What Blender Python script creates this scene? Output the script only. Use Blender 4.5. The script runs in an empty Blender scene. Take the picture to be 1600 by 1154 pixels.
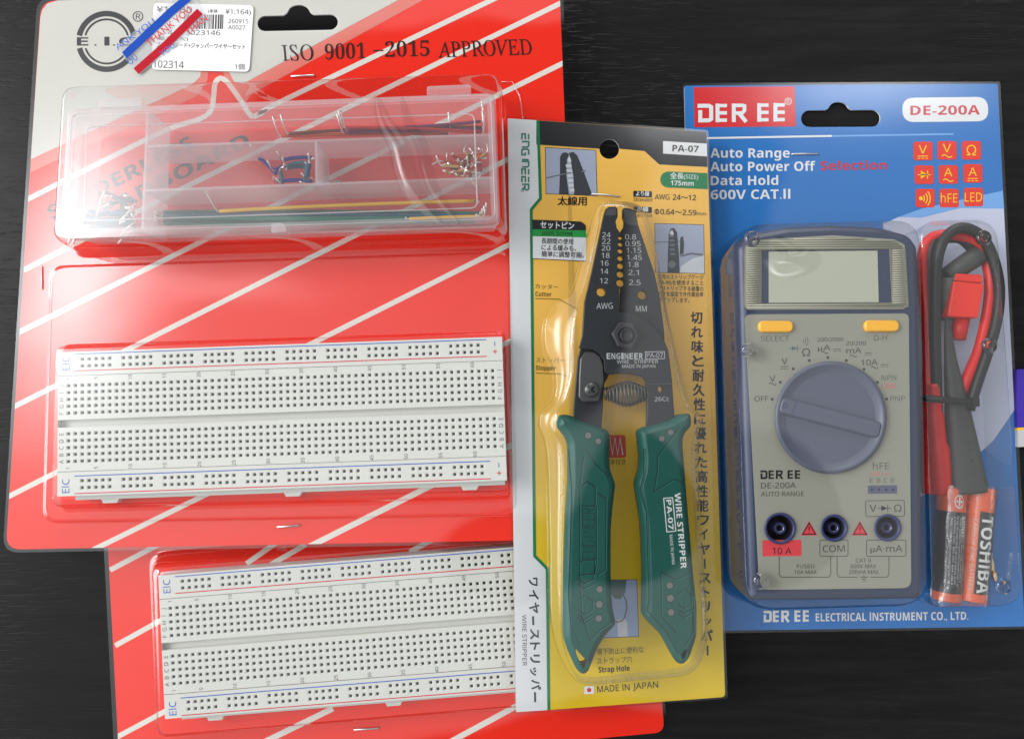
import bpy, math, random
from mathutils import Vector, Matrix
from mathutils.geometry import tessellate_polygon
random.seed(7)
sc = bpy.context.scene
C = sc.collection
MM = 0.001

# ------------------------------------------------------------------ camera
# phone held 296 mm over the table, leaning 3.7 degrees; the photograph is 1600 x 1154
FOC, CX, CY, CAMZ, TILT = 1155.0, 800.0, 577.0, 0.296, math.radians(3.72)
cam_d = bpy.data.cameras.new('phone_camera')
cam_d.sensor_width = 36.0
cam_d.lens = FOC / 1600.0 * 36.0
cam_d.clip_start, cam_d.clip_end = 0.01, 20.0
cam = bpy.data.objects.new('phone_camera', cam_d)
C.objects.link(cam)
cam.location = (0, 0, CAMZ)
cam.rotation_euler = (TILT, 0, 0)
sc.camera = cam

# ------------------------------------------------------------------ render + colour
sc.render.engine = 'CYCLES'
sc.view_settings.view_transform = 'Standard'
sc.view_settings.look = 'None'
sc.view_settings.exposure = 0.0
sc.view_settings.gamma = 1.0
cy = sc.cycles
cy.max_bounces = 14
cy.diffuse_bounces = 3
cy.glossy_bounces = 4
cy.transparent_max_bounces = 40
cy.transmission_bounces = 6
cy.caustics_reflective = False
cy.caustics_refractive = False
cy.use_denoising = True
try:
    cy.denoiser = 'OPENIMAGEDENOISE'
    cy.denoising_input_passes = 'RGB_ALBEDO_NORMAL'
    cy.denoising_prefilter = 'ACCURATE'
except Exception:
    pass

# ------------------------------------------------------------------ node helpers
class NT:
    def __init__(s, tree):
        s.t = tree
        s.n = tree.nodes
        s.l = tree.links
    def node(s, typ, **kw):
        n = s.n.new(typ)
        for k, v in kw.items():
            setattr(n, k, v)
        return n
    def put(s, sock, v):
        if isinstance(v, (int, float, tuple, list)):
            sock.default_value = v
        else:
            s.l.new(v, sock)
    def m(s, op, a, b=None, c=None, clamp=False):
        n = s.node('ShaderNodeMath', operation=op, use_clamp=clamp)
        s.put(n.inputs[0], a)
        if b is not None: s.put(n.inputs[1], b)
        if c is not None: s.put(n.inputs[2], c)
        return n.outputs[0]
    def sstep(s, x, lo, hi):
        n = s.node('ShaderNodeMapRange', interpolation_type='SMOOTHSTEP')
        s.put(n.inputs[0], x)
        n.inputs[1].default_value, n.inputs[2].default_value = lo, hi
        n.inputs[3].default_value, n.inputs[4].default_value = 0.0, 1.0
        return n.outputs[0]
    def mix(s, fac, a, b):
        n = s.node('ShaderNodeMix', data_type='RGBA')
        s.put(n.inputs[0], fac); s.put(n.inputs[6], a); s.put(n.inputs[7], b)
        return n.outputs[2]

# ------------------------------------------------------------------ world: an ordinary room above the table
world = bpy.data.worlds.new('World')
sc.world = world
world.use_nodes = True
w = NT(world.node_tree)
w.n.clear()
tc = w.node('ShaderNodeTexCoord')
sep = w.node('ShaderNodeSeparateXYZ')
w.l.new(tc.outputs['Generated'], sep.inputs[0])
zc = w.m('MAXIMUM', sep.outputs[2], 0.12)
nz = w.node('ShaderNodeTexNoise')
nz.inputs['Scale'].default_value = 3.0
nz.inputs['Detail'].default_value = 3.0
w.l.new(tc.outputs['Generated'], nz.inputs['Vector'])
wob = w.m('MULTIPLY', w.m('SUBTRACT', nz.outputs[0], 0.5), 0.13)
U = w.m('ADD', w.m('DIVIDE', sep.outputs[0], zc), wob)
V = w.m('ADD', w.m('DIVIDE', sep.outputs[1], zc), wob)
def gauss(u0, v0, su, sv):
    a = w.m('DIVIDE', w.m('SUBTRACT', U, u0), su)
    b = w.m('DIVIDE', w.m('SUBTRACT', V, v0), sv)
    return w.m('EXPONENT', w.m('MULTIPLY', w.m('ADD', w.m('MULTIPLY', a, a), w.m('MULTIPLY', b, b)), -1.0))
def add(*xs):
    r = xs[0]
    for x in xs[1:]:
        r = w.m('ADD', r, x)
    return r
# dark shapes overhead: the person holding the phone, plus dark patches added for reflections
dark = add(gauss(-0.02, 0.39, 0.44, 0.20), gauss(0.08, -0.19, 0.22, 0.085), gauss(0.22, -0.50, 0.52, 0.14),
           gauss(0.22, 0.14, 0.12, 0.16), gauss(0.375, -0.11, 0.085, 0.105))
dmask = w.sstep(dark, 0.44, 0.54)
# lighter towards the window side (left), darker to the right
side = w.m('MULTIPLY_ADD', sep.outputs[0], -0.34, 1.0)
base = w.m('MULTIPLY', side, 0.71)
lum = w.m('MULTIPLY', base, w.m('MULTIPLY_ADD', dmask, -0.95, 1.0))
def blob(d, size):
    d = Vector(d).normalized()
    n = w.node('ShaderNodeVectorMath', operation='DOT_PRODUCT')
    w.l.new(tc.outputs['Generated'], n.inputs[0]); n.inputs[1].default_value = d
    return w.sstep(n.outputs['Value'], math.cos(size), math.cos(size * 0.6))
glow = add(w.m('MULTIPLY', gauss(-0.610, 0.19, 0.085, 0.15), 9.0), w.m('MULTIPLY', gauss(-0.50, -0.05, 0.42, 0.20), 0.55),
           w.m('MULTIPLY', gauss(-0.42, 0.17, 0.13, 0.025), 1.3),
           w.m('MULTIPLY', gauss(0.485, 0.455, 0.14, 0.055), 4.6),
           w.m('MULTIPLY', blob((-1.0, 0.10, 0.42), 0.50), 7.0),      # window on the left
           w.m('MULTIPLY', blob((0.15, 1.0, 0.40), 0.28), 7.0),       # window at the back
           w.m('MULTIPLY', blob((1.0, -0.2, 0.5), 0.16), 2.0))
lum = w.m('ADD', lum, glow)
below = w.sstep(sep.outputs[2], -0.06, 0.04)
lum = w.m('MULTIPLY', lum, w.m('MULTIPLY_ADD', below, 0.9, 0.1))
bg = w.node('ShaderNodeBackground')
bg.inputs['Color'].default_value = (0.97, 0.985, 1.0, 1)
w.l.new(lum, bg.inputs['Strength'])
wo = w.node('ShaderNodeOutputWorld')
w.l.new(bg.outputs[0], wo.inputs[0])

# added lamp on the left, placed for bright lines along the shell edges
ld = bpy.data.lights.new('edge_highlight_lamp', 'AREA')
ld.shape = 'RECTANGLE'
ld.size, ld.size_y = 0.45, 0.35
ld.energy = 14.0
ld.color = (1.0, 0.97, 0.92)
lamp = bpy.data.objects.new('edge_highlight_lamp', ld)
C.objects.link(lamp)
lamp.location = (-1.60, 0.55, 1.15)
lamp.rotation_euler = (Vector((0, 0, 0)) - lamp.location).to_track_quat('-Z', 'Y').to_euler()

# ------------------------------------------------------------------ measuring: photo point + height -> place on the table
_ct, _st = math.cos(TILT), math.sin(TILT)
class Plane:
    def __init__(s, z0, gx=0.0, gy=0.0):
        s.z0, s.gx, s.gy = z0, gx, gy
    def up(s, dz):
        return Plane(s.z0 + dz, s.gx, s.gy)
def P(px, py, S, h=0.0):
    cxx, cyy = (px - CX) / FOC, -(py - CY) / FOC
    d = Vector((cxx, cyy * _ct + _st, cyy * _st - _ct))
    t = (S.z0 + h - CAMZ) / (d.z - S.gx * d.x - S.gy * d.y)
    return Vector((d.x * t, d.y * t, CAMZ + d.z * t))
TABLE = Plane(0.0)

# ------------------------------------------------------------------ mesh builder
class MB:
    def __init__(s):
        s.v, s.f, s.mi, s.mats, s.sm = [], [], [], [], []
    def mat(s, m):
        if m not in s.mats:
            s.mats.append(m)
        return s.mats.index(m)
    def face(s, idx, m, smooth=False):
        s.f.append(tuple(idx)); s.mi.append(s.mat(m)); s.sm.append(smooth)
    def add(s, vs):
        b = len(s.v)
        s.v.extend(Vector(x) for x in vs)
        return b
    def flatpolys(s, vs, polys, m):
        b = s.add(vs)
        for p in polys:
            a = [s.v[b + i] for i in p]
            n = Vector((0, 0, 0))
            for i in range(len(a)):
                q, r = a[i], a[(i + 1) % len(a)]
                n.z += (q.x - r.x) * (q.y + r.y)
            s.face([b + i for i in (p if n.z > 0 else reversed(p))], m)
    def world_poly(s, pts, m, holes=()):
        loops = [list(pts)] + [list(h) for h in holes]
        flat = [p for l in loops for p in l]
        tri = tessellate_polygon([[Vector((p[0], p[1], 0)) for p in l] for l in loops])
        s.flatpolys(flat, tri, m)
    def poly(s, px, S, h, m, holes=()):
        s.world_poly([P(x, y, S, h) for x, y in px], m, [[P(x, y, S, h) for x, y in q] for q in holes])
    def walls(s, top, dz, m, inward=False, smooth=False):
        n = len(top)
        b = s.add(top); c = s.add([Vector((p.x, p.y, p.z + dz)) for p in top])
        area = sum(top[i].x * top[(i + 1) % n].y - top[(i + 1) % n].x * top[i].y for i in range(n))
        flip = (area < 0) != inward
        for i in range(n):
            j = (i + 1) % n
            q = [b + i, c + i, c + j, b + j]
            s.face(q[::-1] if flip else q, m, smooth)
    def prism(s, px, S, h0, h1, m, holes=(), mside=None, chamfer=0.0, bottom=False):
        """top outline seen at height h1, vertical sides down to h0"""
        top = [P(x, y, S, h1) for x, y in px]
        hs = [[P(x, y, S, h1) for x, y in q] for q in holes]
        if chamfer > 0:
            inn = inset(top, chamfer, S.gx)
            low = [Vector((p.x, p.y, p.z - chamfer)) for p in top]
            s.loft([low, inn], mside or m, cap=False)
            s.world_poly(inn, m, hs)
            s.walls(low, h0 - h1 + chamfer, mside or m)
        else:
            s.world_poly(top, m, hs)
            s.walls(top, h0 - h1, mside or m)
        for q in hs:
            s.walls(q, h0 - h1, mside or m, inward=True)
    def loft(s, rings, m, cap=True, smooth=True, capm=None):
        n = len(rings[0])
        r0 = rings[0]
        area = sum(r0[i].x * r0[(i + 1) % n].y - r0[(i + 1) % n].x * r0[i].y for i in range(n))
        flip = area < 0
        bs = [s.add(r) for r in rings]
        for a, b in zip(bs, bs[1:]):
            for i in range(n):
                j = (i + 1) % n
                q = [a + i, a + j, b + j, b + i]
                s.face(q[::-1] if flip else q, m, smooth)
        if cap:
            s.world_poly(rings[-1], capm or m)
    def stroke(s, px, width, S, h, m, closed=False, clip=None):
        """flat ribbon along a polyline, width in photo pixels"""
        n = len(px)
        L, R = [], []
        for i in range(n):
            a = px[(i - 1) % n] if (closed or i > 0) else px[i]
            b = px[(i + 1) % n] if (closed or i < n - 1) else px[i]
            d0 = Vector((px[i][0] - a[0], px[i][1] - a[1])); d1 = Vector((b[0] - px[i][0], b[1] - px[i][1]))
            d0 = d0.normalized() if d0.length > 1e-9 else d1.normalized()
            d1 = d1.normalized() if d1.length > 1e-9 else d0
            t = d0 + d1
            t = t.normalized() if t.length > 1e-6 else d0
            nn = Vector((-t.y, t.x))
            k = 1.0 / max(0.45, nn.dot(Vector((-d0.y, d0.x))))
            L.append((px[i][0] + nn.x * width / 2 * k, px[i][1] + nn.y * width / 2 * k))
            R.append((px[i][0] - nn.x * width / 2 * k, px[i][1] - nn.y * width / 2 * k))
        if clip:                       # trimmed at the edge of the card
            A_ = L + R
            for i in range(n - 1):
                q = clip_px([A_[i], A_[i + 1], A_[n + i + 1], A_[n + i]], clip)
                if len(q) > 2: s.flatpolys([P(x, y, S, h) for x, y in q], [tuple(range(len(q)))], m)
            return
        vs = [P(x, y, S, h) for x, y in L + R]
        ps = []
        for i in range(n if closed else n - 1):
            j = (i + 1) % n
            ps.append((i, j, n + j, n + i))
        s.flatpolys(vs, ps, m)
    def tube(s, pts, r, m, seg=8, caps=True, flat=1.0):
        pts = [Vector(p) for p in pts]
        n = len(pts)
        rr = r if isinstance(r, (list, tuple)) else [r] * n
        prev = None
        bs = []
        for i in range(n):
            d = (pts[min(i + 1, n - 1)] - pts[max(i - 1, 0)]).normalized()
            if prev is None:
                a = Vector((0, 0, 1)) if abs(d.z) < 0.9 else Vector((1, 0, 0))
                x = d.cross(a).normalized()
            else:
                x = (prev - d * prev.dot(d)).normalized()
            prev = x
            y = d.cross(x).normalized()
            bs.append(s.add([pts[i] + (x * math.cos(k * 2 * math.pi / seg) + y * math.sin(k * 2 * math.pi / seg) * flat) * rr[i] for k in range(seg)]))
        for a, b in zip(bs, bs[1:]):
            for k in range(seg):
                l = (k + 1) % seg
                s.face([a + k, a + l, b + l, b + k], m, True)
        if caps:
            s.face([bs[0] + k for k in reversed(range(seg))], m)
            s.face([bs[-1] + k for k in range(seg)], m)
    def box(s, c, x, y, z, m):
        """box from a corner and three edge vectors"""
        c, x, y, z = Vector(c), Vector(x), Vector(y), Vector(z)
        b = s.add([c, c + x, c + x + y, c + y, c + z, c + x + z, c + x + y + z, c + y + z])
        for q in ((3, 2, 1, 0), (4, 5, 6, 7), (0, 1, 5, 4), (1, 2, 6, 5), (2, 3, 7, 6), (3, 0, 4, 7)):
            s.face([b + i for i in q], m)
    def text(s, body, a, b, cap, m, S=None, h=0.0, bold=0.0, fmap=None, res=2):
        """writing from baseline point a to baseline end b (photo px), capital height cap px"""
        vs, ps, cjk = glyphs(body, bold, res)
        if not vs:
            return
        if fmap:
            vs, ps = list(vs), [p for q in ps for p in [(q[0], q[i], q[i + 1]) for i in range(1, len(q) - 1)]]
            todo, ps = ps, []
            while todo:
                t3 = todo.pop()
                e = max(range(3), key=lambda i: abs(vs[t3[i]][1] - vs[t3[(i + 1) % 3]][1]))
                p_, q_, r_ = t3[e], t3[(e + 1) % 3], t3[(e + 2) % 3]
                if abs(vs[p_][1] - vs[q_][1]) < 0.13:
                    ps.append(t3); continue
                vs.append(((vs[p_][0] + vs[q_][0]) / 2, (vs[p_][1] + vs[q_][1]) / 2))
                todo += [(p_, len(vs) - 1, r_), (len(vs) - 1, q_, r_)]
        x0 = min(v[0] for v in vs); x1 = max(v[0] for v in vs)
        a = Vector(a); b = Vector(b)
        d = b - a
        L = d.length
        d = d.normalized()
        up = Vector((d.y, -d.x))
        y0, sy = (-0.08, 0.88) if cjk else (0.0, 0.69)
        out = []
        for x, y in vs:
            q = a + d * ((x - x0) / max(1e-6, x1 - x0) * L) + up * ((y - y0) / sy * cap)
            out.append(fmap(q.x, q.y) if fmap else P(q.x, q.y, S, h + len(out) * 1.2e-9))
        s.flatpolys(out, ps, m) if not fmap else s._raw(out, ps, m)
    def _raw(s, vs, ps, m):
        b = s.add(vs)
        for p in ps:
            s.face([b + i for i in p], m)
    def build(s, name, parent=None, loc=None):
        me = bpy.data.meshes.new(name)
        if parent is not None:
            o0 = parent['_org'] if '_org' in parent else None
        org = Vector(parent.get('_o', (0, 0, 0))) if parent is not None else Vector(loc or (0, 0, 0))
        me.from_pydata([v - org for v in s.v], [], s.f)
        for m in s.mats:
            me.materials.append(m)
        me.polygons.foreach_set('material_index', s.mi)
        me.polygons.foreach_set('use_smooth', s.sm)
        me.update()
        o = bpy.data.objects.new(name, me)
        C.objects.link(o)
        if parent is not None:
            o.parent = parent
            o['_o'] = tuple(org)
        else:
            o.location = org
            o['_o'] = tuple(org)
        return o

_gc = {}
CAPH = {}
def _raw_glyphs(body, font, bold, res):
    cu = bpy.data.curves.new('lettering', 'FONT')
    cu.body = body
    if font: cu.font = font
    cu.offset = bold
    cu.resolution_u = res
    o = bpy.data.objects.new('lettering', cu)
    me = bpy.data.meshes.new_from_object(o)
    vs = [(v.co.x, v.co.y) for v in me.vertices]
    ps = [tuple(p.vertices) for p in me.polygons]
    bpy.data.objects.remove(o); bpy.data.curves.remove(cu); bpy.data.meshes.remove(me)
    return vs, ps
def sans(c, b):
    """the same character in the plain or heavy sans face"""
    if c == 'I': c = 'l'
    if 'A' <= c <= 'Z': return chr((0x1D5D4 if b else 0x1D5A0) + ord(c) - 65)
    if 'a' <= c <= 'z': return chr((0x1D5EE if b else 0x1D5BA) + ord(c) - 97)
    if '0' <= c <= '9': return chr((0x1D7EC if b else 0x1D7E2) + ord(c) - 48)
    return c
def glyphs(body, bold, res):
    """outline of a piece of writing, scaled so that a capital is 0.69 high"""
    k = (body, bold, res)
    if k not in _gc:
        cjk = any(0x2E80 < ord(c) < 0xFFFF for c in body)
        plain = all(ord(c) < 0x250 or c in 'Ωµ·〜Φ' for c in body)
        f, off, txt = 1.0, bold, body
        if plain:
            b = bold >= 0.018
            if b not in CAPH:
                CAPH[b] = max(v[1] for v in _raw_glyphs(sans('H', b), None, 0, 1)[0])
            f = 0.69 / CAPH[b]
            off = 0
            txt = ''.join(sans(c, b) for c in body)
        if cjk: off = 0
        vs, ps = _raw_glyphs(txt, None, off, res)
        if cjk and bold > 0.004:       # heavier strokes: the outline laid over itself a little to each side
            n0 = len(vs)
            vs = [(x + dx * bold, y + dy * bold) for dx, dy in ((-1, -.7), (1, -.7), (1, .7), (-1, .7)) for x, y in vs]
            ps = [tuple(i + k_ * n0 for i in p) for k_ in range(4) for p in ps]
        _gc[k] = ([(x * f, y * f) for x, y in vs], ps, cjk and not plain)
    return _gc[k]

def thing(name, label, cat, loc, group=None):
    o = bpy.data.objects.new(name, None)
    o.empty_display_size = 0.01
    C.objects.link(o)
    o.location = loc
    o['_o'] = tuple(loc)
    o['label'] = label; o['category'] = cat
    if group: o['group'] = group
    return o
def tag(o, label, cat, group=None):
    o['label'] = label; o['category'] = cat
    if group: o['group'] = group
    return o
def clip_px(poly, c):
    """cut a polygon by a convex outline (both in px, outline clockwise on the photo)"""
    out = list(poly)
    for i in range(len(c)):
        (ax, ay), (bx_, by_) = c[i], c[(i + 1) % len(c)]
        side = lambda p: (bx_ - ax) * (p[1] - ay) - (by_ - ay) * (p[0] - ax)
        src, out = out, []
        for j in range(len(src)):
            p, q = src[j], src[(j + 1) % len(src)]
            sp, sq = side(p), side(q)
            if sp >= 0: out.append(p)
            if (sp >= 0) != (sq >= 0):
                t = sp / (sp - sq)
                out.append((p[0] + (q[0] - p[0]) * t, p[1] + (q[1] - p[1]) * t))
        if not out: return []
    return out
def rpoly(pts, r, n=6):
    """round the corners of a closed polygon; r is a number or one per corner"""
    out = []
    N = len(pts)
    for i in range(N):
        ri = r[i] if isinstance(r, (list, tuple)) else r
        p = Vector(pts[i][:2]); a = Vector(pts[i - 1][:2]); b = Vector(pts[(i + 1) % N][:2])
        da, db = (a - p), (b - p)
        ang = da.angle(db)
        t = min(ri / max(1e-6, math.tan(ang / 2)), da.length * .49, db.length * .49)
        q0, q1 = p + da.normalized() * t, p + db.normalized() * t
        for k in range(n + 1):
            u = k / n
            q = q0 * (1 - u) ** 2 + p * 2 * u * (1 - u) + q1 * u ** 2
            out.append((q.x, q.y))
    return out
def circle(cx, cyy, r, n=28, ry=None, a0=0.0):
    ry = r if ry is None else ry
    return [(cx + r * math.cos(a0 + 2 * math.pi * k / n), cyy + ry * math.sin(a0 + 2 * math.pi * k / n)) for k in range(n)]
def arc(cx, cyy, r, a, b, n=12):
    return [(cx + r * math.cos(math.radians(a + (b - a) * k / n)), cyy + r * math.sin(math.radians(a + (b - a) * k / n))) for k in range(n + 1)]
def resample(pts, n):
    P2 = [Vector(p[:2]) for p in pts]
    P2.append(P2[0])
    L = [0.0]
    for a, b in zip(P2, P2[1:]):
        L.append(L[-1] + (b - a).length)
    out, j = [], 0
    for k in range(n):
        t = L[-1] * k / n
        while L[j + 1] < t:
            j += 1
        u = (t - L[j]) / max(1e-9, L[j + 1] - L[j])
        q = P2[j].lerp(P2[j + 1], u)
        out.append((q.x, q.y))
    return out
def smooth2(pts, it=2):
    for _ in range(it):
        n = len(pts)
        pts = [((pts[i - 1][0] + 2 * pts[i][0] + pts[(i + 1) % n][0]) / 4, (pts[i - 1][1] + 2 * pts[i][1] + pts[(i + 1) % n][1]) / 4) for i in range(n)]
    return pts
def catmull(pts, n=8):
    V3 = [Vector(p) for p in pts]
    out = []
    for i in range(len(V3) - 1):
        p0, p1, p2, p3 = V3[max(i - 1, 0)], V3[i], V3[i + 1], V3[min(i + 2, len(V3) - 1)]
        for k in range(n):
            t = k / n
            out.append(0.5 * ((2 * p1) + (p2 - p0) * t + (2 * p0 - 5 * p1 + 4 * p2 - p3) * t * t + (3 * p1 - p0 - 3 * p2 + p3) * t ** 3))
    out.append(V3[-1])
    return out
def inset(ring, d, gx=0.0):
    """move a closed ring of 3D points inwards in plan"""
    n = len(ring)
    area = sum(ring[i].x * ring[(i + 1) % n].y - ring[(i + 1) % n].x * ring[i].y for i in range(n))
    sg = 1 if area > 0 else -1
    out = []
    for i in range(n):
        a, p, b = ring[i - 1], ring[i], ring[(i + 1) % n]
        d0 = Vector((p.x - a.x, p.y - a.y)); d1 = Vector((b.x - p.x, b.y - p.y))
        d0 = d0.normalized() if d0.length > 1e-9 else d1.normalized()
        d1 = d1.normalized() if d1.length > 1e-9 else d0
        t = (d0 + d1)
        t = t.normalized() if t.length > 1e-6 else d0
        nn = Vector((-t.y, t.x)) * sg
        k = 1.0 / max(0.6, (Vector((-d0.y, d0.x)) * sg).dot(nn))
        out.append(Vector((p.x + nn.x * d * k, p.y + nn.y * d * k, p.z + gx * nn.x * d * k)))
    return out
def lerp_ring(a, b, sxy, sz):
    return [Vector((p.x + (q.x - p.x) * sxy, p.y + (q.y - p.y) * sxy, p.z + (q.z - p.z) * sz)) for p, q in zip(a, b)]
WALL = [(0, 0), (0.10, 0.015), (0.20, 0.06), (0.30, 0.18), (0.38, 0.42), (0.46, 0.66), (0.55, 0.81), (0.66, 0.91), (0.78, 0.965), (0.90, 0.993), (1, 1)]

# ------------------------------------------------------------------ materials
MATS = {}
def principled(name, col, rough=0.4, spec=0.5, metal=0.0, coat=0.0, mottled=0.0, mscale=60.0, bump=0.0, bscale=400.0, sss=0.0):
    m = bpy.data.materials.new(name)
    m.use_nodes = True
    t = NT(m.node_tree)
    b = t.n.get('Principled BSDF')
    b.inputs['Base Color'].default_value = (*col, 1)
    b.inputs['Roughness'].default_value = rough
    b.inputs['Specular IOR Level'].default_value = spec
    b.inputs['Metallic'].default_value = metal
    b.inputs['Coat Weight'].default_value = coat
    b.inputs['Coat Roughness'].default_value = 0.12
    tcn = t.node('ShaderNodeTexCoord')
    if mottled > 0:
        n = t.node('ShaderNodeTexNoise')
        n.inputs['Scale'].default_value = mscale
        n.inputs['Detail'].default_value = 5
        t.l.new(tcn.outputs['Object'], n.inputs['Vector'])
        f = t.m('MULTIPLY_ADD', n.outputs[0], mottled * 2, 1 - mottled)
        mx = t.node('ShaderNodeVectorMath', operation='SCALE')
        mx.inputs[0].default_value = col
        t.l.new(f, mx.inputs['Scale'])
        t.l.new(mx.outputs[0], b.inputs['Base Color'])
    if bump > 0:
        n = t.node('ShaderNodeTexNoise')
        n.inputs['Scale'].default_value = bscale
        n.inputs['Detail'].default_value = 3
        t.l.new(tcn.outputs['Object'], n.inputs['Vector'])
        bp = t.node('ShaderNodeBump')
        bp.inputs['Strength'].default_value = bump
        bp.inputs['Distance'].default_value = 0.0005
        t.l.new(n.outputs[0], bp.inputs['Height'])
        t.l.new(bp.outputs[0], b.inputs['Normal'])
    MATS[name] = m
    return m
def srgb(r, g, b, k=1.0):
    f = lambda c: ((c / 255 + 0.055) / 1.055) ** 2.4 if c > 10.3 else c / 255 / 12.92
    return (f(r) * k, f(g) * k, f(b) * k)

def clear_plastic(name, refl=0.075, rough=0.03, wave=0.35, wscale=22.0, fine=0.0, tint=(0.965, 0.97, 0.97)):
    m = bpy.data.materials.new(name)
    m.use_nodes = True
    t = NT(m.node_tree)
    t.n.clear()
    tcn = t.node('ShaderNodeTexCoord')
    geo = t.node('ShaderNodeNewGeometry')
    n = t.node('ShaderNodeTexNoise')
    n.inputs['Scale'].default_value = wscale
    n.inputs['Detail'].default_value = 1.0
    n.inputs['Distortion'].default_value = 0.8
    t.l.new(tcn.outputs['Object'], n.inputs['Vector'])
    hgt = n.outputs[0]
    bp = t.node('ShaderNodeBump')
    bp.inputs['Strength'].default_value = wave
    bp.inputs['Distance'].default_value = 0.004
    t.l.new(hgt, bp.inputs['Height'])
    nor = bp.outputs[0]
    if fine > 0:
        n2 = t.node('ShaderNodeTexNoise')
        n2.inputs['Scale'].default_value = 260
        n2.inputs['Detail'].default_value = 3
        t.l.new(tcn.outputs['Object'], n2.inputs['Vector'])
        b2 = t.node('ShaderNodeBump')
        b2.inputs['Strength'].default_value = fine
        b2.inputs['Distance'].default_value = 0.0006
        t.l.new(n2.outputs[0], b2.inputs['Height'])
        t.l.new(nor, b2.inputs['Normal'])
        nor = b2.outputs[0]
    dt = t.node('ShaderNodeVectorMath', operation='DOT_PRODUCT')
    t.l.new(geo.outputs['Normal'], dt.inputs[0])
    t.l.new(geo.outputs['Incoming'], dt.inputs[1])
    f = t.m('SUBTRACT', 1.0, t.m('ABSOLUTE', dt.outputs['Value']))
    f = t.m('MULTIPLY_ADD', t.m('POWER', f, 4.0), 0.80, refl, clamp=True)
    tr = t.node('ShaderNodeBsdfTransparent')
    tr.inputs[0].default_value = (*tint, 1)
    gl = t.node('ShaderNodeBsdfAnisotropic') if False else t.node('ShaderNodeBsdfGlossy')
    gl.inputs['Roughness'].default_value = rough
    t.l.new(nor, gl.inputs['Normal'])
    mx = t.node('ShaderNodeMixShader')
    t.l.new(f, mx.inputs[0]); t.l.new(tr.outputs[0], mx.inputs[1]); t.l.new(gl.outputs[0], mx.inputs[2])
    o = t.node('ShaderNodeOutputMaterial')
    t.l.new(mx.outputs[0], o.inputs[0])
    MATS[name] = m
    return m
def frosted(name, veil=0.2, col=(0.82, 0.80, 0.82)):
    m = bpy.data.materials.new(name)
    m.use_nodes = True
    t = NT(m.node_tree)
    t.n.clear()
    tcn = t.node('ShaderNodeTexCoord')
    n = t.node('ShaderNodeTexNoise')
    n.inputs['Scale'].default_value = 35
    n.inputs['Detail'].default_value = 4
    t.l.new(tcn.outputs['Object'], n.inputs['Vector'])
    fac = t.m('MULTIPLY_ADD', n.outputs[0], veil * 0.5, veil * 0.75)
    tr = t.node('ShaderNodeBsdfTransparent')
    tr.inputs[0].default_value = (0.97, 0.97, 0.97, 1)
    di = t.node('ShaderNodeBsdfDiffuse')
    di.inputs[0].default_value = (*col, 1)
    tl = t.node('ShaderNodeBsdfTranslucent')
    tl.inputs[0].default_value = (*col, 1)
    dm = t.node('ShaderNodeMixShader')
    dm.inputs[0].default_value = 0.35
    t.l.new(di.outputs[0], dm.inputs[1]); t.l.new(tl.outputs[0], dm.inputs[2])
    mx = t.node('ShaderNodeMixShader')
    t.l.new(fac, mx.inputs[0]); t.l.new(tr.outputs[0], mx.inputs[1]); t.l.new(dm.outputs[0], mx.inputs[2])
    gl = t.node('ShaderNodeBsdfGlossy')
    gl.inputs['Roughness'].default_value = 0.22
    m2 = t.node('ShaderNodeMixShader')
    m2.inputs[0].default_value = 0.04
    t.l.new(mx.outputs[0], m2.inputs[1]); t.l.new(gl.outputs[0], m2.inputs[2])
    o = t.node('ShaderNodeOutputMaterial')
    t.l.new(m2.outputs[0], o.inputs[0])
    MATS[name] = m
    return m

def wood():
    m = bpy.data.materials.new('black_wood')
    m.use_nodes = True
    t = NT(m.node_tree)
    b = t.n.get('Principled BSDF')
    tcn = t.node('ShaderNodeTexCoord')
    mp = t.node('ShaderNodeMapping')
    mp.inputs['Scale'].default_value = (16, 190, 1)
    t.l.new(tcn.outputs['Object'], mp.inputs[0])
    n = t.node('ShaderNodeTexNoise')
    n.inputs['Scale'].default_value = 1.0; n.inputs['Detail'].default_value = 8; n.inputs['Roughness'].default_value = 0.62
    n.inputs['Distortion'].default_value = 0.7
    t.l.new(mp.outputs[0], n.inputs['Vector'])
    mp2 = t.node('ShaderNodeMapping')
    mp2.inputs['Scale'].default_value = (110, 900, 1)
    t.l.new(tcn.outputs['Object'], mp2.inputs[0])
    n2 = t.node('ShaderNodeTexNoise')
    n2.inputs['Scale'].default_value = 1.0; n2.inputs['Detail'].default_value = 5
    t.l.new(mp2.outputs[0], n2.inputs['Vector'])
    n3 = t.node('ShaderNodeTexNoise')
    n3.inputs['Scale'].default_value = 9.0; n3.inputs['Detail'].default_value = 3
    t.l.new(tcn.outputs['Object'], n3.inputs['Vector'])
    patch = t.sstep(n3.outputs[0], 0.42, 0.62)
    pores = t.m('MULTIPLY', t.sstep(n2.outputs[0], 0.52, 0.70), t.m('MULTIPLY_ADD', patch, 0.85, 0.15))
    gr = t.sstep(n.outputs[0], 0.35, 0.7)
    col = t.mix(gr, (0.005, 0.005, 0.0055, 1), (0.010, 0.0098, 0.0098, 1))
    t.l.new(col, b.inputs['Base Color'])
    t.put(b.inputs['Roughness'], t.m('MULTIPLY_ADD', gr, -0.12, 0.42))
    b.inputs['Specular IOR Level'].default_value = 0.13
    hh = t.m('ADD', t.m('MULTIPLY', pores, -0.7), t.m('MULTIPLY', n.outputs[0], 0.5))
    bp = t.node('ShaderNodeBump')
    bp.inputs['Strength'].default_value = 0.55
    bp.inputs['Distance'].default_value = 0.0004
    t.l.new(hh, bp.inputs['Height'])
    t.l.new(bp.outputs[0], b.inputs['Normal'])
    return m

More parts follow.
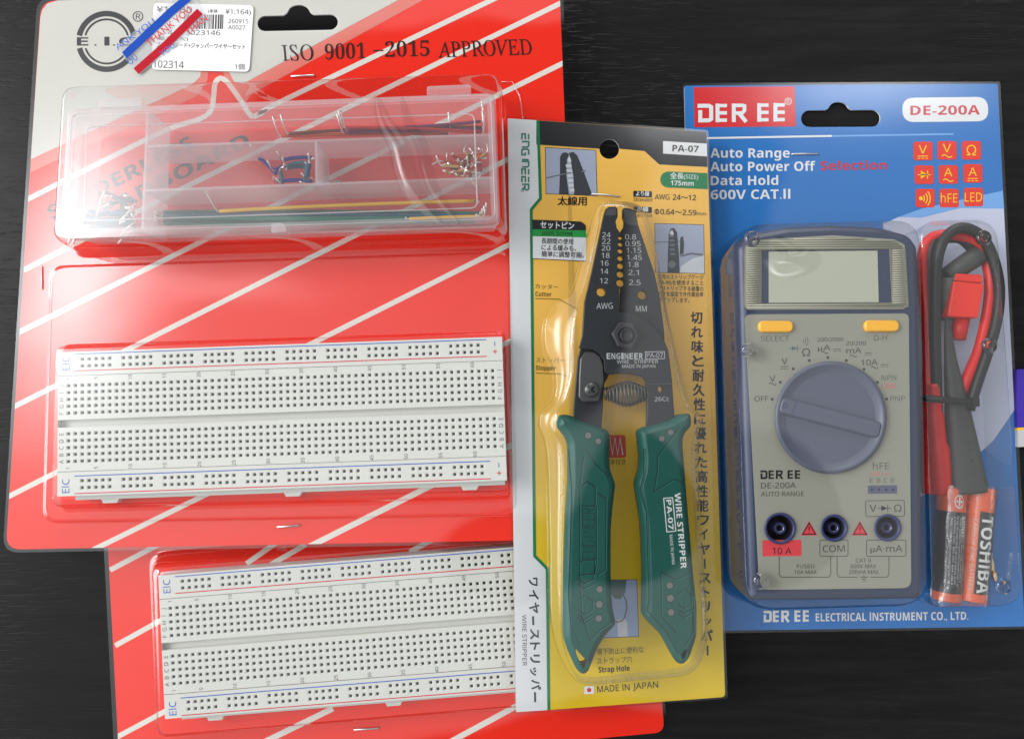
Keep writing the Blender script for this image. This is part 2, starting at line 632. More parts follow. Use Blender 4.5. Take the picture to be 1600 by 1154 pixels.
K = principled
m_red = K('print_red', srgb(238, 40, 20), 0.5, 0.15, mottled=0.05, mscale=25)
m_pink = K('print_pink', srgb(225, 120, 108), 0.5, 0.15)
m_cream = K('print_cream', (0.62, 0.60, 0.55), 0.5, 0.15, mottled=0.02)
m_line = K('print_white', (0.74, 0.68, 0.62), 0.5, 0.15)
m_ink = K('ink_black', (0.012, 0.012, 0.013), 0.5, 0.15)
m_inkg = K('ink_grey', (0.06, 0.06, 0.06), 0.5, 0.15)
m_white = K('paper_white', (0.74, 0.74, 0.73), 0.5, 0.15, mottled=0.02)
m_edge = K('card_edge', (0.55, 0.53, 0.50), 0.7, 0.2)
m_board = K('breadboard_plastic', (0.61, 0.61, 0.565), 0.42, 0.4, mottled=0.02, mscale=90)
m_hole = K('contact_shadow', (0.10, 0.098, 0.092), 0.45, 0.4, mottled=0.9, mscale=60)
m_groove = K('breadboard_groove', (0.60, 0.59, 0.52), 0.5, 0.3)
m_blueink = K('ink_blue', srgb(40, 92, 180), 0.5, 0.15)
m_redink = K('ink_red', srgb(200, 28, 34), 0.5, 0.15)
m_table = wood()
m_clear = clear_plastic('clear_shell', refl=0.105, wave=0.045, wscale=15.0)
m_clear2 = clear_plastic('clear_shell_tight', refl=0.088, wave=0.045, wscale=14.0)
m_film = clear_plastic('clear_film', refl=0.10, rough=0.06, wave=0.6, wscale=55.0, fine=0.5)
m_frost = frosted('frosted_box', 0.13)
m_frost_w = frosted('frosted_wall', 0.36, (0.86, 0.82, 0.84))
m_steel = K('bright_wire', (0.88, 0.85, 0.80), 0.3, 0.5, metal=1.0)
m_staple = K('staple_steel', (0.62, 0.60, 0.58), 0.3, 0.5, metal=1.0)

# ------------------------------------------------------------------ surfaces the objects lie on
S2 = Plane(1.2 * MM)                       # lower breadboard pack, on the table
S1 = Plane(13.0 * MM)                      # upper breadboard pack, lying on the lower one's shell
S3 = Plane(15.3 * MM, gx=-0.085)           # stripper pack, propped on the red flange
S4 = Plane(1.0 * MM)                       # multimeter pack, on the table
LAY = 0.05 * MM

# ------------------------------------------------------------------ table
mb = MB()
mb.box((-0.75, -0.5, -0.03), (1.5, 0, 0), (0, 1.0, 0), (0, 0, 0.03), m_table)
o = mb.build('tabletop')
o['kind'] = 'structure'
o['label'] = 'black wood grain tabletop under the blister packs'

# ================================================================== shared builders
def shell(rings_list, flange, S, hf, mat, extra_holes=(), cap_holes={}):
    """clear moulded shell: a flange with bumps. rings_list: (base px, base h, top px, top h)"""
    mb = MB()
    holes = []
    for ri, (bpx, hb, tpx, ht) in enumerate(rings_list):
        b = [P(x, y, S, hb) for x, y in bpx]
        t = [P(x, y, S, ht) for x, y in tpx]
        mb.loft([lerp_ring(b, t, a, z) for a, z in WALL], mat, cap=ri not in cap_holes)
        if ri in cap_holes: mb.world_poly(t, mat, [cap_holes[ri]])
        holes.append(b)
    fl = [P(x, y, S, hf) for x, y in flange]
    mb.world_poly(fl, mat, holes + [[P(x, y, S, hf) for x, y in q] for q in extra_holes])
    # turned-down rim of the flange
    mb.walls(fl, -0.8 * MM, mat)
    return mb
def staple(parent, a, b, S, h):
    mb = MB()
    p, q = P(*a, S, h), P(*b, S, h)
    d = (q - p)
    mb.tube([p - Vector((0, 0, .6 * MM)), p + d * .03, p + d * .97, q - Vector((0, 0, .6 * MM))], 0.33 * MM, m_staple, 6, flat=0.6)
    return mb.build('staple', parent)
def slot_outline(cx0, cx1, y0, y1, bx0, bx1, by, slope):
    """euro hanging slot with its bump, px"""
    cyc, r = (y0 + y1) / 2, (y1 - y0) / 2
    bc, br = (bx0 + bx1) / 2, (bx1 - bx0) / 2
    pts = arc(cx0 + r, cyc, r, 90, 270, 8)
    pts += [(bx0 - br * .35, y0), (bx0 - br * .05, y0 - (y0 - by) * .22)]
    k = (y0 - by) * .62
    pts += [(bc + br * .92 * math.cos(math.radians(t)), by + k + k * math.sin(math.radians(t))) for t in range(195, 346, 15)]
    pts += [(bx1 + br * .05, y0 - (y0 - by) * .22), (bx1 + br * .35, y0)]
    pts += arc(cx1 - r, cyc, r, -90, 90, 8)
    mx = (cx0 + cx1) / 2
    return [(x, y + (x - mx) * slope) for x, y in pts]

# ------------------------------------------------------------------ breadboards
def breadboard(j1, a1, jn, ncol, ztop, base, label):
    """j1, a1, jn: photo points of holes J1, A1 and J(ncol)"""
    S = Plane(ztop)
    J1, A1, JN = P(*j1, S), P(*a1, S), P(*jn, S)
    ex = (JN - J1).normalized()
    ey = Vector((-ex.y, ex.x, 0))
    p = (JN - J1).length / (ncol - 1)       # hole pitch
    org = J1
    def W(c, r, z=0.0):                      # column, row (rows count downwards from J)
        v = org + ex * (c * p) - ey * (r * p)
        return Vector((v.x, v.y, ztop + z))
    t = thing('breadboard', label, 'breadboard', W(31, 5.5, -8.5 * MM))
    L, R, T, B = -1.55, 63.5, -4.95, 15.95
    body = MB()
    # rows: main A-J at 0..4 and 7..11, rails
    rows = [0, 1, 2, 3, 4, 7, 8, 9, 10, 11]
    rt = [-3.83, -2.83]
    rb = [13.83, 14.83]
    hs, fs, dz, dd = 0.30, 0.185, -0.35 * MM, -2.6 * MM
    def hole(c, r):
        o4 = [W(c - .5, r - .5), W(c + .5, r - .5), W(c + .5, r + .5), W(c - .5, r + .5)]
        q4 = [W(c - hs, r - hs), W(c + hs, r - hs), W(c + hs, r + hs), W(c - hs, r + hs)]
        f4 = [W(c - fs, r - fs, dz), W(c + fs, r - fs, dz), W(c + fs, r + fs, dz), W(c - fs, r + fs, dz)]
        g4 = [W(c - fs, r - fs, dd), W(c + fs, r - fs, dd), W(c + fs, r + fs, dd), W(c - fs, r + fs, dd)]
        b = body.add(o4 + q4 + f4 + g4)
        for ring in (0, 4, 8):
            for k in range(4):
                l = (k + 1) % 4
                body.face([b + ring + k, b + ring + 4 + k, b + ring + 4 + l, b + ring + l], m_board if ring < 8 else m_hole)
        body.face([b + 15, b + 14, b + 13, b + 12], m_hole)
    def rect(c0, c1, r0, r1, m=m_board, z=0.0):
        if c1 - c0 < 1e-4 or r1 - r0 < 1e-4: return
        body.flatpolys([W(c0, r0, z), W(c1, r0, z), W(c1, r1, z), W(c0, r1, z)], [(0, 1, 2, 3)], m)
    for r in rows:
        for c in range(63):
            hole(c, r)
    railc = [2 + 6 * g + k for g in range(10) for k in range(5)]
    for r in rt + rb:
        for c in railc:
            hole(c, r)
        gaps = [L] + [2 + 6 * g - .5 for g in range(10)] + [R]
        rect(L, 1.5, r - .5, r + .5)
        for g in range(9):
            rect(2 + 6 * g + 4.5, 2 + 6 * g + 5.5, r - .5, r + .5)
        rect(2 + 54 + 4.5, R, r - .5, r + .5)
    for r in rows:
        rect(L, -.5, r - .5, r + .5)
        rect(62.5, R, r - .5, r + .5)
    # strips between rows of holes; seam between rail strip and centre strip at -1.45 / 12.45
    rect(L, R, T, rt[0] - .5)
    rect(L, R, rt[1] + .5, -1.49); rect(L, R, -1.41, -.5)
    rect(L, R, -1.49, -1.41, m_groove, -0.5 * MM)
    rect(L, R, 4.5, 4.95); rect(L, R, 6.05, 6.5)
    rect(L, R, 11.5, 12.41); rect(L, R, 12.49, rb[0] - .5)
    rect(L, R, 12.41, 12.49, m_groove, -0.5 * MM)
    rect(L, R, rb[1] + .5, B)
    rect(L, R, 4.95, 6.05, m_board, -2.2 * MM)       # centre channel
    for r, sg in ((4.95, 1), (6.05, -1)):
        q = [W(L, r), W(R, r), W(R, r, -2.2 * MM), W(L, r, -2.2 * MM)]
        body.add([]); b = body.add(q)
        body.face([b, b + 3, b + 2, b + 1] if sg > 0 else [b, b + 1, b + 2, b + 3], m_board)
    # sides, with the small locking tabs along the long lower side
    side = [W(L, T), W(R, T), W(R, B), W(L, B)]
    body.walls(side, -8.5 * MM, m_board)
    lowo = [W(L + 1.8, B, -3.4 * MM), W(R - .3, B, -3.4 * MM), W(R - .3, B + .75, -3.6 * MM), W(L + 1.8, B + .75, -3.6 * MM)]
    b0 = body.add(lowo)
    body.face([b0 + 3, b0 + 2, b0 + 1, b0], m_board)
    body.walls([lowo[2], lowo[3], W(L + 1.8, B + .01, -3.6 * MM), W(R - .3, B + .01, -3.6 * MM)], -4.5 * MM, m_board)
    for c in (5.2, 32.0, 58.0):
        tb = [W(c - 1.3, B + .76, -4.0 * MM), W(c + 1.3, B + .76, -4.0 * MM), W(c + 1.0, B + 1.35, -4.0 * MM), W(c - 1.0, B + 1.35, -4.0 * MM)]
        body.flatpolys(tb, [(0, 1, 2, 3)], m_board)
        body.walls(tb, -3 * MM, m_board)
    body.flatpolys([W(L - .02, 5.0, -2.3 * MM), W(L + .65, 5.0, -2.1 * MM), W(L + .65, 6.0, -2.1 * MM), W(L - .02, 6.0, -2.3 * MM)], [(0, 1, 2, 3)], m_groove)
    # printing
    zz = LAY
    for r, m in ((rt[0] - .78, m_blueink), (rt[1] + .68, m_redink), (rb[0] - .72, m_blueink), (rb[1] + .80, m_redink)):
        body.flatpolys([W(.9, r - .07, zz), W(61.2, r - .07, zz), W(61.2, r + .07, zz), W(.9, r + .07, zz)], [(0, 1, 2, 3)], m)
    def rot_text(s, c, r, size, m, width=None, bold=0.01):
        """text reading upwards, centred on column c and row r (all in pitches)"""
        vs, ps, _ = glyphs(s, bold, 1)
        x0 = min(v[0] for v in vs); x1 = max(v[0] for v in vs)
        k = size / 0.69
        kx = k if width is None else width / (x1 - x0)
        body.flatpolys([W(c - (y - 0.345) * k, r - (x - (x0 + x1) / 2) * kx, zz) for x, y in vs], ps, m)
    for i, ch in enumerate('JIHGF'):
        rot_text(ch, -1.0, i, .62, m_inkg); rot_text(ch, 62.95, i, .62, m_inkg)
    for i, ch in enumerate('EDCBA'):
        rot_text(ch, -1.0, 7 + i, .62, m_inkg); rot_text(ch, 62.95, 7 + i, .62, m_inkg)
    for cnum in [1] + list(range(5, 61, 5)):
        rot_text(str(cnum), cnum - 1, -1.0, .52, m_inkg); rot_text(str(cnum), cnum - 1, 12.0, .52, m_inkg)
    rot_text('EIC', -.35, -3.3, 1.05, m_blueink, 2.0, .012); rot_text('EIC', -.35, 14.5, 1.05, m_blueink, 2.0, .012)
    for r in (rt[0], rb[0]):
        body.flatpolys([W(62.35, r - .45, zz), W(62.47, r - .45, zz), W(62.47, r + .2, zz), W(62.35, r + .2, zz)], [(0, 1, 2, 3)], m_blueink)
    for r in (rt[1], rb[1]):
        body.flatpolys([W(62.35, r - .3, zz), W(62.47, r - .3, zz), W(62.47, r + .35, zz), W(62.35, r + .35, zz)], [(0, 1, 2, 3)], m_redink)
        body.flatpolys([W(62.08, r - .04, zz * 1.5), W(62.74, r - .04, zz * 1.5), W(62.74, r + .08, zz * 1.5), W(62.08, r + .08, zz * 1.5)], [(0, 1, 2, 3)], m_redink)
    body.build('perforated_body', t)
    return t, W

# ================================================================== lower breadboard pack
pk2 = thing('breadboard_pack', 'red breadboard pack lying lowest on the table, mostly hidden under the other red pack', 'blister pack', P(600, 1000, TABLE), 'red breadboard blister packs')
card2 = [(150, 500), (985, 440), (1036, 1132), (1022, 1146), (183, 1222)]
mb = MB()
cp = rpoly([(150, 500), (985, 440), (1038, 1143), (188, 1224)], [6, 6, 16, 16])
mb.prism(cp, S2, -0.6 * MM, 0, m_red, mside=m_edge)
for a, b, wd in (((172, 890), (320, 812), 8), ((180, 1008), (330, 925), 8), ((182, 1151), (330, 1072), 8), ((270, 1228), (520, 1106), 9),
                 ((478, 850), (330, 935), 8), ((640, 862), (790, 780), 8), ((700, 1160), (900, 1052), 9), ((385, 880), (445, 838), 8)):
    mb.stroke([a, b], wd, S2, LAY, m_line, clip=[(150, 500), (985, 440), (1038, 1143), (188, 1224)])
mb.build('backing_card', pk2)
b2 = rpoly([(225, 800), (890, 745), (915, 1100), (240, 1150)], 22)
hT2 = 10.4 * MM
t2 = rpoly([(246, 905), (905, 846), (925, 1080), (255, 1134)], 9)
mb = shell([(rpoly([(232, 862), (878, 810), (905, 1100), (243, 1158)], 26), .4 * MM, rpoly([(249, 898), (898, 838), (918, 1083), (257, 1136)], 10), hT2),
            (rpoly([(300, 560), (860, 520), (876, 776), (300, 822)], 20), .4 * MM, rpoly([(310, 570), (850, 530), (866, 760), (310, 806)], 14), 11.0 * MM)],
           rpoly([(144, 494), (989, 434), (1043, 1149), (181, 1230)], [6, 6, 20, 20]), S2, .4 * MM, m_clear)
# shallow step around the tray
for k in (-1,):
    pass
mb.build('clear_shell', pk2)
staple(pk2, (552, 1139.5), (592, 1137), S2, .7 * MM)
breadboard((266, 950), (271.4, 1068.4), (777.5, 908.8), 50, S2.z0 + 8.9 * MM, S2.z0,
           'cream breadboard inside the lower red pack, its right end under the yellow pack')

# ================================================================== upper breadboard and jumper wire pack
pk1 = thing('breadboard_pack', 'red and white pack at left with a wire box and breadboard, lying on another', 'blister pack', P(430, 430, TABLE, 12 * MM), 'red breadboard blister packs')
slot1 = slot_outline(402, 528, 24, 48, 449, 484, 8, -0.02)
mb = MB()
c1 = rpoly([(64, 2), (874, -27), (908, 842), (9, 858)], [26, 20, 20, 22])
mb.prism(c1, S1, -0.6 * MM, 0, m_red, [slot1], m_edge)
# off-white corner with the pulse-shaped lower border, pink edge first
pinkp = [(47, 272), (95, 248), (240, 184), (312, 150), (322, 124), (322, 100), (346, 100), (352, 118), (364, 141), (376, 151), (402, 141), (432, 126), (705, -6), (874, -27)]
def left_at(y): return 64 + (y - 2) * (9 - 64) / 856.0
crm = [(left_at(249) , 249), (95, 227), (239, 161), (300, 132), (313, 120), (315, 96), (352, 96), (355, 108), (366, 128), (380, 131), (400, 120), (660, -20)]
corner = [(660, -20), (90, 1), (74, 6), (66, 16), (63, 28)]
pk = [(left_at(270), 270), (95, 247), (240, 182), (308, 150), (324, 126), (327, 96), (344, 96), (350, 118), (362, 142), (378, 152), (402, 142), (432, 126), (700, -21)]
mb.poly(pk + [(700, -21)] + corner, S1, LAY, m_pink, [slot1])
mb.poly(crm + corner, S1, 2 * LAY, m_cream, [slot1])
for a, b, wd in (((7, 530), (560, 256), 8), ((560, 256), (900, 89), 8),
                 ((0, 646), (460, 415), 8), ((460, 415), (910, 191.5), 8),
                 ((-6, 785), (480, 540), 8), ((480, 540), (800, 380), 8), ((800, 380), (916, 322), 8),
                 ((130, 866), (316, 775), 8), ((316, 775), (922, 470), 8), ((464, 863), (926, 632), 9),
                 ((37, 422), (300, 287), 8), ((300, 287), (895, -4), 8)):
    mb.stroke([a, b], wd, S1, LAY, m_line, clip=[(64, 2), (874, -27), (908, 842), (9, 858)])
pulse = [(28, 319), (137, 264), (256, 205), (312, 186)] + [(330, 172), (334, 150), (335, 136), (338, 127), (344, 122.5), (351, 125), (358, 132), (376, 157), (388, 176), (396, 182), (410, 176), (447, 155), (790, -10)]
mb.stroke(catmull([(x, y, 0) for x, y in pulse], 5) and [(v.x, v.y) for v in catmull([(x, y, 0) for x, y in pulse], 5)], 8, S1, 1.5 * LAY, m_line, clip=[(64, 2), (874, -27), (908, 842), (9, 858)])
# slanting headline under the wire box
mb.text('SOLDERLESS', (80, 343), (304, 231), 21, m_ink, S1, 2 * LAY, 0.035)
mb.text('BREADBOARD', (112, 366), (392, 226), 21, m_ink, S1, 2 * LAY, 0.035)
# round emblem
h3 = 3 * LAY
for a0, a1 in ((188, 352), (14, 166)):
    pass
mb.stroke(arc(166.5, 65, 43.5, 192, 348, 30), 8.5, S1, h3, m_ink)
mb.stroke(arc(166.5, 65, 43.5, 14, 166, 30), 8.5, S1, h3, m_ink)
mb.stroke(arc(166.5, 65, 34.5, 196, 344, 26), 3, S1, h3, m_ink)
mb.stroke(arc(166.5, 65, 34.5, 18, 162, 26), 3, S1, h3, m_ink)
def serif(s):
    o = ''
    for ch in s:
        if 'A' <= ch <= 'Z': o += chr(0x1D400 + ord(ch) - 65)
        elif '0' <= ch <= '9': o += chr(0x1D7CE + ord(ch) - 48)
        else: o += ch
    return o
mb.text('E', (120, 71.5), (138, 71.5), 13, m_ink, S1, h3, 0.03)
mb.text('.', (147, 71.5), (151, 71.5), 13, m_ink, S1, h3, 0.03)
mb.text('I', (163, 71.5), (171, 71.5), 13, m_ink, S1, h3, 0.05)
mb.text('.', (176, 71.5), (180, 71.5), 13, m_ink, S1, h3, 0.03)
mb.text('C', (186, 71.5), (205, 71.5), 13, m_ink, S1, h3, 0.03)
mb.stroke(circle(215.5, 26, 7.6, 24), 1.4, S1, h3, m_ink, True)
mb.text('R', (212.3, 30.5), (219.5, 30.5), 9, m_ink, S1, h3)
m_iso = K('ink_brown', (0.03, 0.012, 0.012), 0.5, 0.15)
for s_, a, b in (('ISO', (440, 95), (490, 94)), ('9001', (508, 93.5), (571, 91)), ('2015', (602, 89.5), (671, 87.5)), ('APPROVED', (685, 90), (831, 85))):
    if s_.isdigit():
        mb.text(serif(s_), a, b, 24, m_iso, S1, h3, -0.009)
    else:
        up_ = ''.join(chr(0x1D434 + ord(c) - 65) for c in s_)
        vs_, ps_ = _raw_glyphs(up_, None, 0.004, 3)
        _gc[(up_, 0, 2)] = ([(x - .36 * y, y) for x, y in vs_], ps_, False)
        mb.text(up_, a, b, 24, m_iso, S1, h3, 0)
mb.stroke([(583, 79.5), (599, 79)], 1.8, S1, h3, m_iso)
mb.build('backing_card', pk1)

hA = 21.5 * MM
mb = shell([(rpoly([(132, 168), (790, 148), (797, 381), (116, 402)], 24), 1.6 * MM, rpoly([(101, 137), (779, 116), (785, 352), (88, 373)], 20), hA)],
           rpoly([(80, 414), (798, 396), (803, 520), (82, 540)], 4), S1, 1.6 * MM, m_clear)
# rebuild as one shell: flange, shallow tray, box bump, board bump
mb = MB()
def ring(px, h): return [P(x, y, S1, h) for x, y in px]
fl = ring(rpoly([(58, -4), (879, -33), (914, 847), (4, 863)], [28, 20, 20, 24]), .45 * MM)
ht = 2.4 * MM
tray_b = ring(rpoly([(78, 415), (801, 392), (812, 806), (66, 818)], 24), .45 * MM)
tray_t = ring(rpoly([(83, 419), (797, 397), (806, 800), (72, 811)], 22), ht)
box_b = ring(rpoly([(132, 168), (790, 148), (797, 384), (112, 404)], 24), .45 * MM)
box_t = ring(rpoly([(101, 137), (779, 116), (785, 352), (88, 373)], 20), hA)
brd_b = ring(rpoly([(98, 538), (789, 517), (797, 784), (96, 800)], 12), ht)
brd_t = ring(rpoly([(88.5, 546), (785.5, 521), (792, 765), (81.5, 780)], 8), 9.6 * MM)
mb.loft([lerp_ring(box_b, box_t, a, z) for a, z in WALL], m_clear)
mb.loft([lerp_ring(tray_b, tray_t, a, z) for a, z in WALL], m_clear, cap=False)
mb.world_poly(tray_t, m_clear, [brd_b])
mb.loft([lerp_ring(brd_b, brd_t, a, z) for a, z in WALL], m_clear2)
mb.world_poly(fl, m_clear, [tray_b, box_b, ring(slot1, .45 * MM)])
mb.walls(fl, -1.0 * MM, m_clear)
# a soft crease running over the box window
cr_ = [(v.x, v.y) for v in catmull([(588, 150, 0), (600, 190, 0), (622, 225, 0), (632, 262, 0), (645, 295, 0), (668, 325, 0), (690, 350, 0)], 8)]
for off_, wmax, hgt_ in ((0, 17, .55), (40, 10, .2)):
    rings_ = []
    for i_, (x_, y_) in enumerate(cr_):
        u_ = i_ / (len(cr_) - 1)
        a_ = cr_[max(0, i_ - 1)]; b_ = cr_[min(len(cr_) - 1, i_ + 1)]
        t_ = Vector((b_[0] - a_[0], b_[1] - a_[1])).normalized()
        wd_ = wmax * math.sin(math.pi * min(.98, max(.02, u_))) ** .6 + 1
        rings_.append([P(x_ + off_ * (1 - .3 * u_) - t_.y * wd_ * q, y_ + t_.x * wd_ * q, S1, hA + (.03 + hgt_ * math.exp(-4 * q * q) * math.sin(math.pi * u_)) * MM) for q in (-1, -.7, -.45, -.25, 0, .25, .45, .7, 1)])
    for r0_, r1_ in zip(rings_, rings_[1:]):
        b0 = mb.add(r0_ + r1_)
        for k in range(8):
            mb.face([b0 + k, b0 + k + 1, b0 + 10 + k, b0 + 9 + k], m_clear, True)
# wrinkle ridges pressed into the film next to the box corner
for pts in ([(783, 128), (800, 128), (812, 150), (818, 190)], [(786, 210), (790, 222), (791, 260)]):
    mb.tube([P(x, y, S1, .6 * MM) for x, y in pts], .25 * MM, m_clear, 6)
mb.build('clear_shell', pk1)
staple(pk1, (454, 119), (491, 117.5), S1, .8 * MM)
staple(pk1, (65.5, 416), (66, 452), S1, .8 * MM)
staple(pk1, (432, 823), (468, 820), S1, .8 * MM)
staple(pk1, (505, 284), (533, 283), S1, .3 * MM)
breadboard((107, 602.5), (104, 720.3), (770, 579), 63, S1.z0 + 8.7 * MM, S1.z0,
           'cream breadboard inside the upper red pack, whole and below the wire box')

# ------------------------------------------------------------------ jumper wire box
ZB, ZT = S1.z0 + 1.0 * MM, S1.z0 + 20.3 * MM
SB, SL = Plane(ZB), Plane(ZT)
bx = thing('wire_box', 'clear frosted compartment box full of jumper wires in the upper red pack', 'box', P(430, 270, SB))
lid_px = rpoly([(104, 169), (774, 144), (782, 350), (92, 372)], 16)
lid = [P(x, y, SL) for x, y in lid_px]
mb = MB()
mb.loft([[Vector((p.x, p.y, p.z - 5 * MM)) for p in lid], [Vector((p.x, p.y, p.z - .8 * MM)) for p in lid], inset([Vector((p.x, p.y, p.z - .2 * MM)) for p in lid], .5 * MM),
         inset(lid, 1.2 * MM)], m_frost_w, cap=False)
rim_ = inset(lid, 3.2 * MM)
mb.loft([inset(lid, 1.2 * MM), rim_], m_frost_w, cap=False)
mb.world_poly(rim_, m_frost)
pan = rpoly([(136, 198), (741, 178), (746, 325), (131, 345)], 11)
pr = [P(x, y, SL, .15 * MM) for x, y in pan]
mb.tube(pr + pr[:1], .28 * MM, m_frost_w, 6, caps=False)
pr2 = [P(x, y, SL, .1 * MM) for x, y in rpoly([(112, 178), (767, 153), (774, 342), (101, 363)], 13)]
mb.tube(pr2 + pr2[:1], .22 * MM, m_frost_w, 6, caps=False)
mb.build('lid', bx)
mb = MB()
low = inset([Vector((p.x, p.y, ZT - 5 * MM)) for p in lid], .7 * MM)
bot = inset([Vector((p.x, p.y, ZB)) for p in lid], 2.2 * MM)
mb.loft([low, [a.lerp(b, .92) for a, b in zip(low, bot)], bot], m_frost_w, cap=False)
mb.world_poly(bot, m_frost)
def divider(a, b, hgt=17.5):
    p, q = P(*a, Plane(ZB + hgt * MM)), P(*b, Plane(ZB + hgt * MM))
    d = (q - p); n = Vector((-d.y, d.x, 0)).normalized() * .45 * MM
    mb.box(Vector((p.x, p.y, ZB + .3 * MM)) - n, d, 2 * n, (0, 0, hgt * MM), m_frost_w)
divider((231, 172), (223, 360))
divider((231, 229), (768, 211))
divider((227, 298), (772, 278))
divider((494, 220), (495, 288))
mb.build('tray', bx)
for px in ([(154, 154), (221, 152), (221, 166), (153, 168)], [(667, 135), (735, 132), (736, 147), (667, 150)]):
    mb = MB()
    mb.prism(rpoly(px, 4, 3), SL, -3.2 * MM, -.5 * MM, m_frost_w)
    mb.build('hinge_tab', bx)
mb = MB()
mb.prism(rpoly([(424, 349), (440, 348), (447, 354), (447, 362), (424, 363)], 1.5, 2), SL, -6 * MM, .25 * MM, m_frost_w)
mb.build('latch', bx)

# jumper wires: insulated run with two bare ends turned up
wc = {n: K('wire_' + n, srgb(*c), 0.5, 0.15) for n, c in (('green', (18, 110, 92)), ('teal', (30, 95, 120)), ('blue', (35, 45, 150)), ('yellow', (235, 180, 30)),
      ('orange', (190, 70, 30)), ('violet', (110, 30, 80)), ('grey', (70, 74, 84)), ('brown', (110, 50, 30)), ('tan', (200, 150, 90)), ('red', (170, 20, 30)))}
def jumper(col, a, b, z, p0, p1, sag=0.0, where='', r=.62):
    t = thing('jumper_wire', where, 'jumper wire', P(*a, Plane(S1.z0 + z * MM)), 'jumper wires in the compartment box')
    S = Plane(S1.z0 + z * MM)
    A, B = P(*a, S), P(*b, S)
    m = A.lerp(B, .5) + Vector((0, sag * MM, 0))
    pts = catmull([A, A.lerp(m, .5) + Vector((0, sag * .3 * MM, 0)), m, m.lerp(B, .5) + Vector((0, sag * .3 * MM, 0)), B], 4)
    mb = MB(); mb.tube(pts, r * MM, wc[col], 7); mb.build('insulation', t)
    for e, q in ((A, p0), (B, p1)):
        k = Vector((q[0] * MM, q[1] * MM, q[2] * MM))
        dirn = (A - B).normalized() if e is A else (B - A).normalized()
        mb = MB(); mb.tube([e, e + dirn * .9 * MM, e + dirn * 1.2 * MM + k * .3, e + dirn * 1.2 * MM + k], .33 * MM, m_steel, 5); mb.build('bare_end', t)
for i, (y0, y1) in enumerate(((331, 334), (336, 338), (341, 341), (346, 344), (350, 347.5), (338, 345))):
    jumper('green' if i != 1 else 'teal', (256, y0), (754 - 3 * i, y1 - 1), 4.0 + (i % 3) * 1.3, (.2, -1.5 + .4 * i, 5), (.3, 2.5 - i * .3, 5), .4 - .2 * i,
           'long green jumper wire in the bottom compartment of the wire box' if i != 1 else 'long teal jumper wire among the green ones in the bottom compartment')
jumper('yellow', (343, 330), (743, 314), 7.0, (-1.5, 6, 7), (.2, -1.5, 3), .4, 'long yellow jumper wire in the bottom compartment of the wire box', .7)
jumper('yellow', (640, 342), (752, 338), 7.6, (-.2, .6, .5), (.2, 2, 2), .1, 'short yellow jumper wire end on top of the green wires')
for i, (a, b) in enumerate((((440, 213), (700, 209)), ((452, 209), (752, 199)), ((539, 207), (753, 203)), ((545, 203), (751, 190)), ((541, 200), (752, 207)))):
    jumper(('orange', 'brown', 'violet', 'violet', 'red')[i], a, b, 4.5 + i * .9, (-.8, 6.0 - i * .3, 5), (-.6, 6, 6), (.3, .8, .2, -.5, .6)[i],
           ('orange jumper wire in the top compartment of the wire box, longest to the left', 'brown jumper wire beside the orange one in the top compartment',
            'long violet jumper wire in the top compartment of the wire box', 'long violet jumper wire in the top compartment of the wire box', 'red jumper wire in the top compartment of the wire box')[i])
for i, (c, a, b) in enumerate((('blue', (405, 247), (432, 272)), ('blue', (431, 266), (445, 262)), ('blue', (444, 250), (488, 247)), ('teal', (450, 258), (482, 255)), ('teal', (482, 255), (476, 282)),
                               ('blue', (433, 284), (487, 283)), ('teal', (447, 263), (480, 262)), ('blue', (484, 256), (481, 276)), ('teal', (438, 268), (441, 286)))):
    jumper(c, a, b, 3.5 + (i * 1.7) % 7, (-1.2 + .5 * i, 3 - i * .5, 4.5), (.9 - .3 * i, -3 + i * .6, 4), .5, 'short %s jumper wire in the middle compartment of the wire box' % c, .75)
for i, (a, b) in enumerate((((126, 345), (206, 344)), ((130, 352), (208, 349)), ((135, 338), (205, 336)), ((138, 330), (207, 332)), ((176, 308), (205, 327)), ((172, 318), (203, 309)), ((140, 357), (208, 354)), ((150, 345), (212, 356)), ((128, 349), (200, 340)), ((133, 341), (206, 347)), ((122, 354), (204, 351)), ((146, 334), (206, 326)), ((130, 346), (203, 355)), ((166, 300), (208, 316)))):
    jumper('grey' if i % 3 else 'teal', a, b, 3.5 + (i * 1.6) % 8, (-.5, 2.5 - i, 3), (.8 - .3 * i, 3.5 - .9 * i, 5), .4 * (-1) ** i,
           'grey jumper wire in the left end compartment of the wire box' if i % 3 else 'teal jumper wire in the left end compartment of the wire box', .7)
for i in range(20):
    rr = random.Random(40 + i)
    x, y = rr.uniform(703, 752), rr.uniform(243, 272)
    an = rr.uniform(0, math.pi)
    L_ = rr.uniform(8, 16)
    jumper(('tan', 'red', 'tan', 'brown', 'orange')[i % 5], (x - L_ * math.cos(an), y - L_ * .6 * math.sin(an)), (x + L_ * math.cos(an), y + L_ * .6 * math.sin(an)), 3.5 + rr.uniform(0, 8),
           (rr.uniform(-3, 3), rr.uniform(-3, 3), rr.uniform(0, 5)), (rr.uniform(-3, 3), rr.uniform(-3, 3), rr.uniform(0, 5)), rr.uniform(-.6, .6),
           'very short %s jumper wire in the tangle at the right of the wire box' % ('tan', 'red', 'tan', 'brown', 'orange')[i % 5], .6)

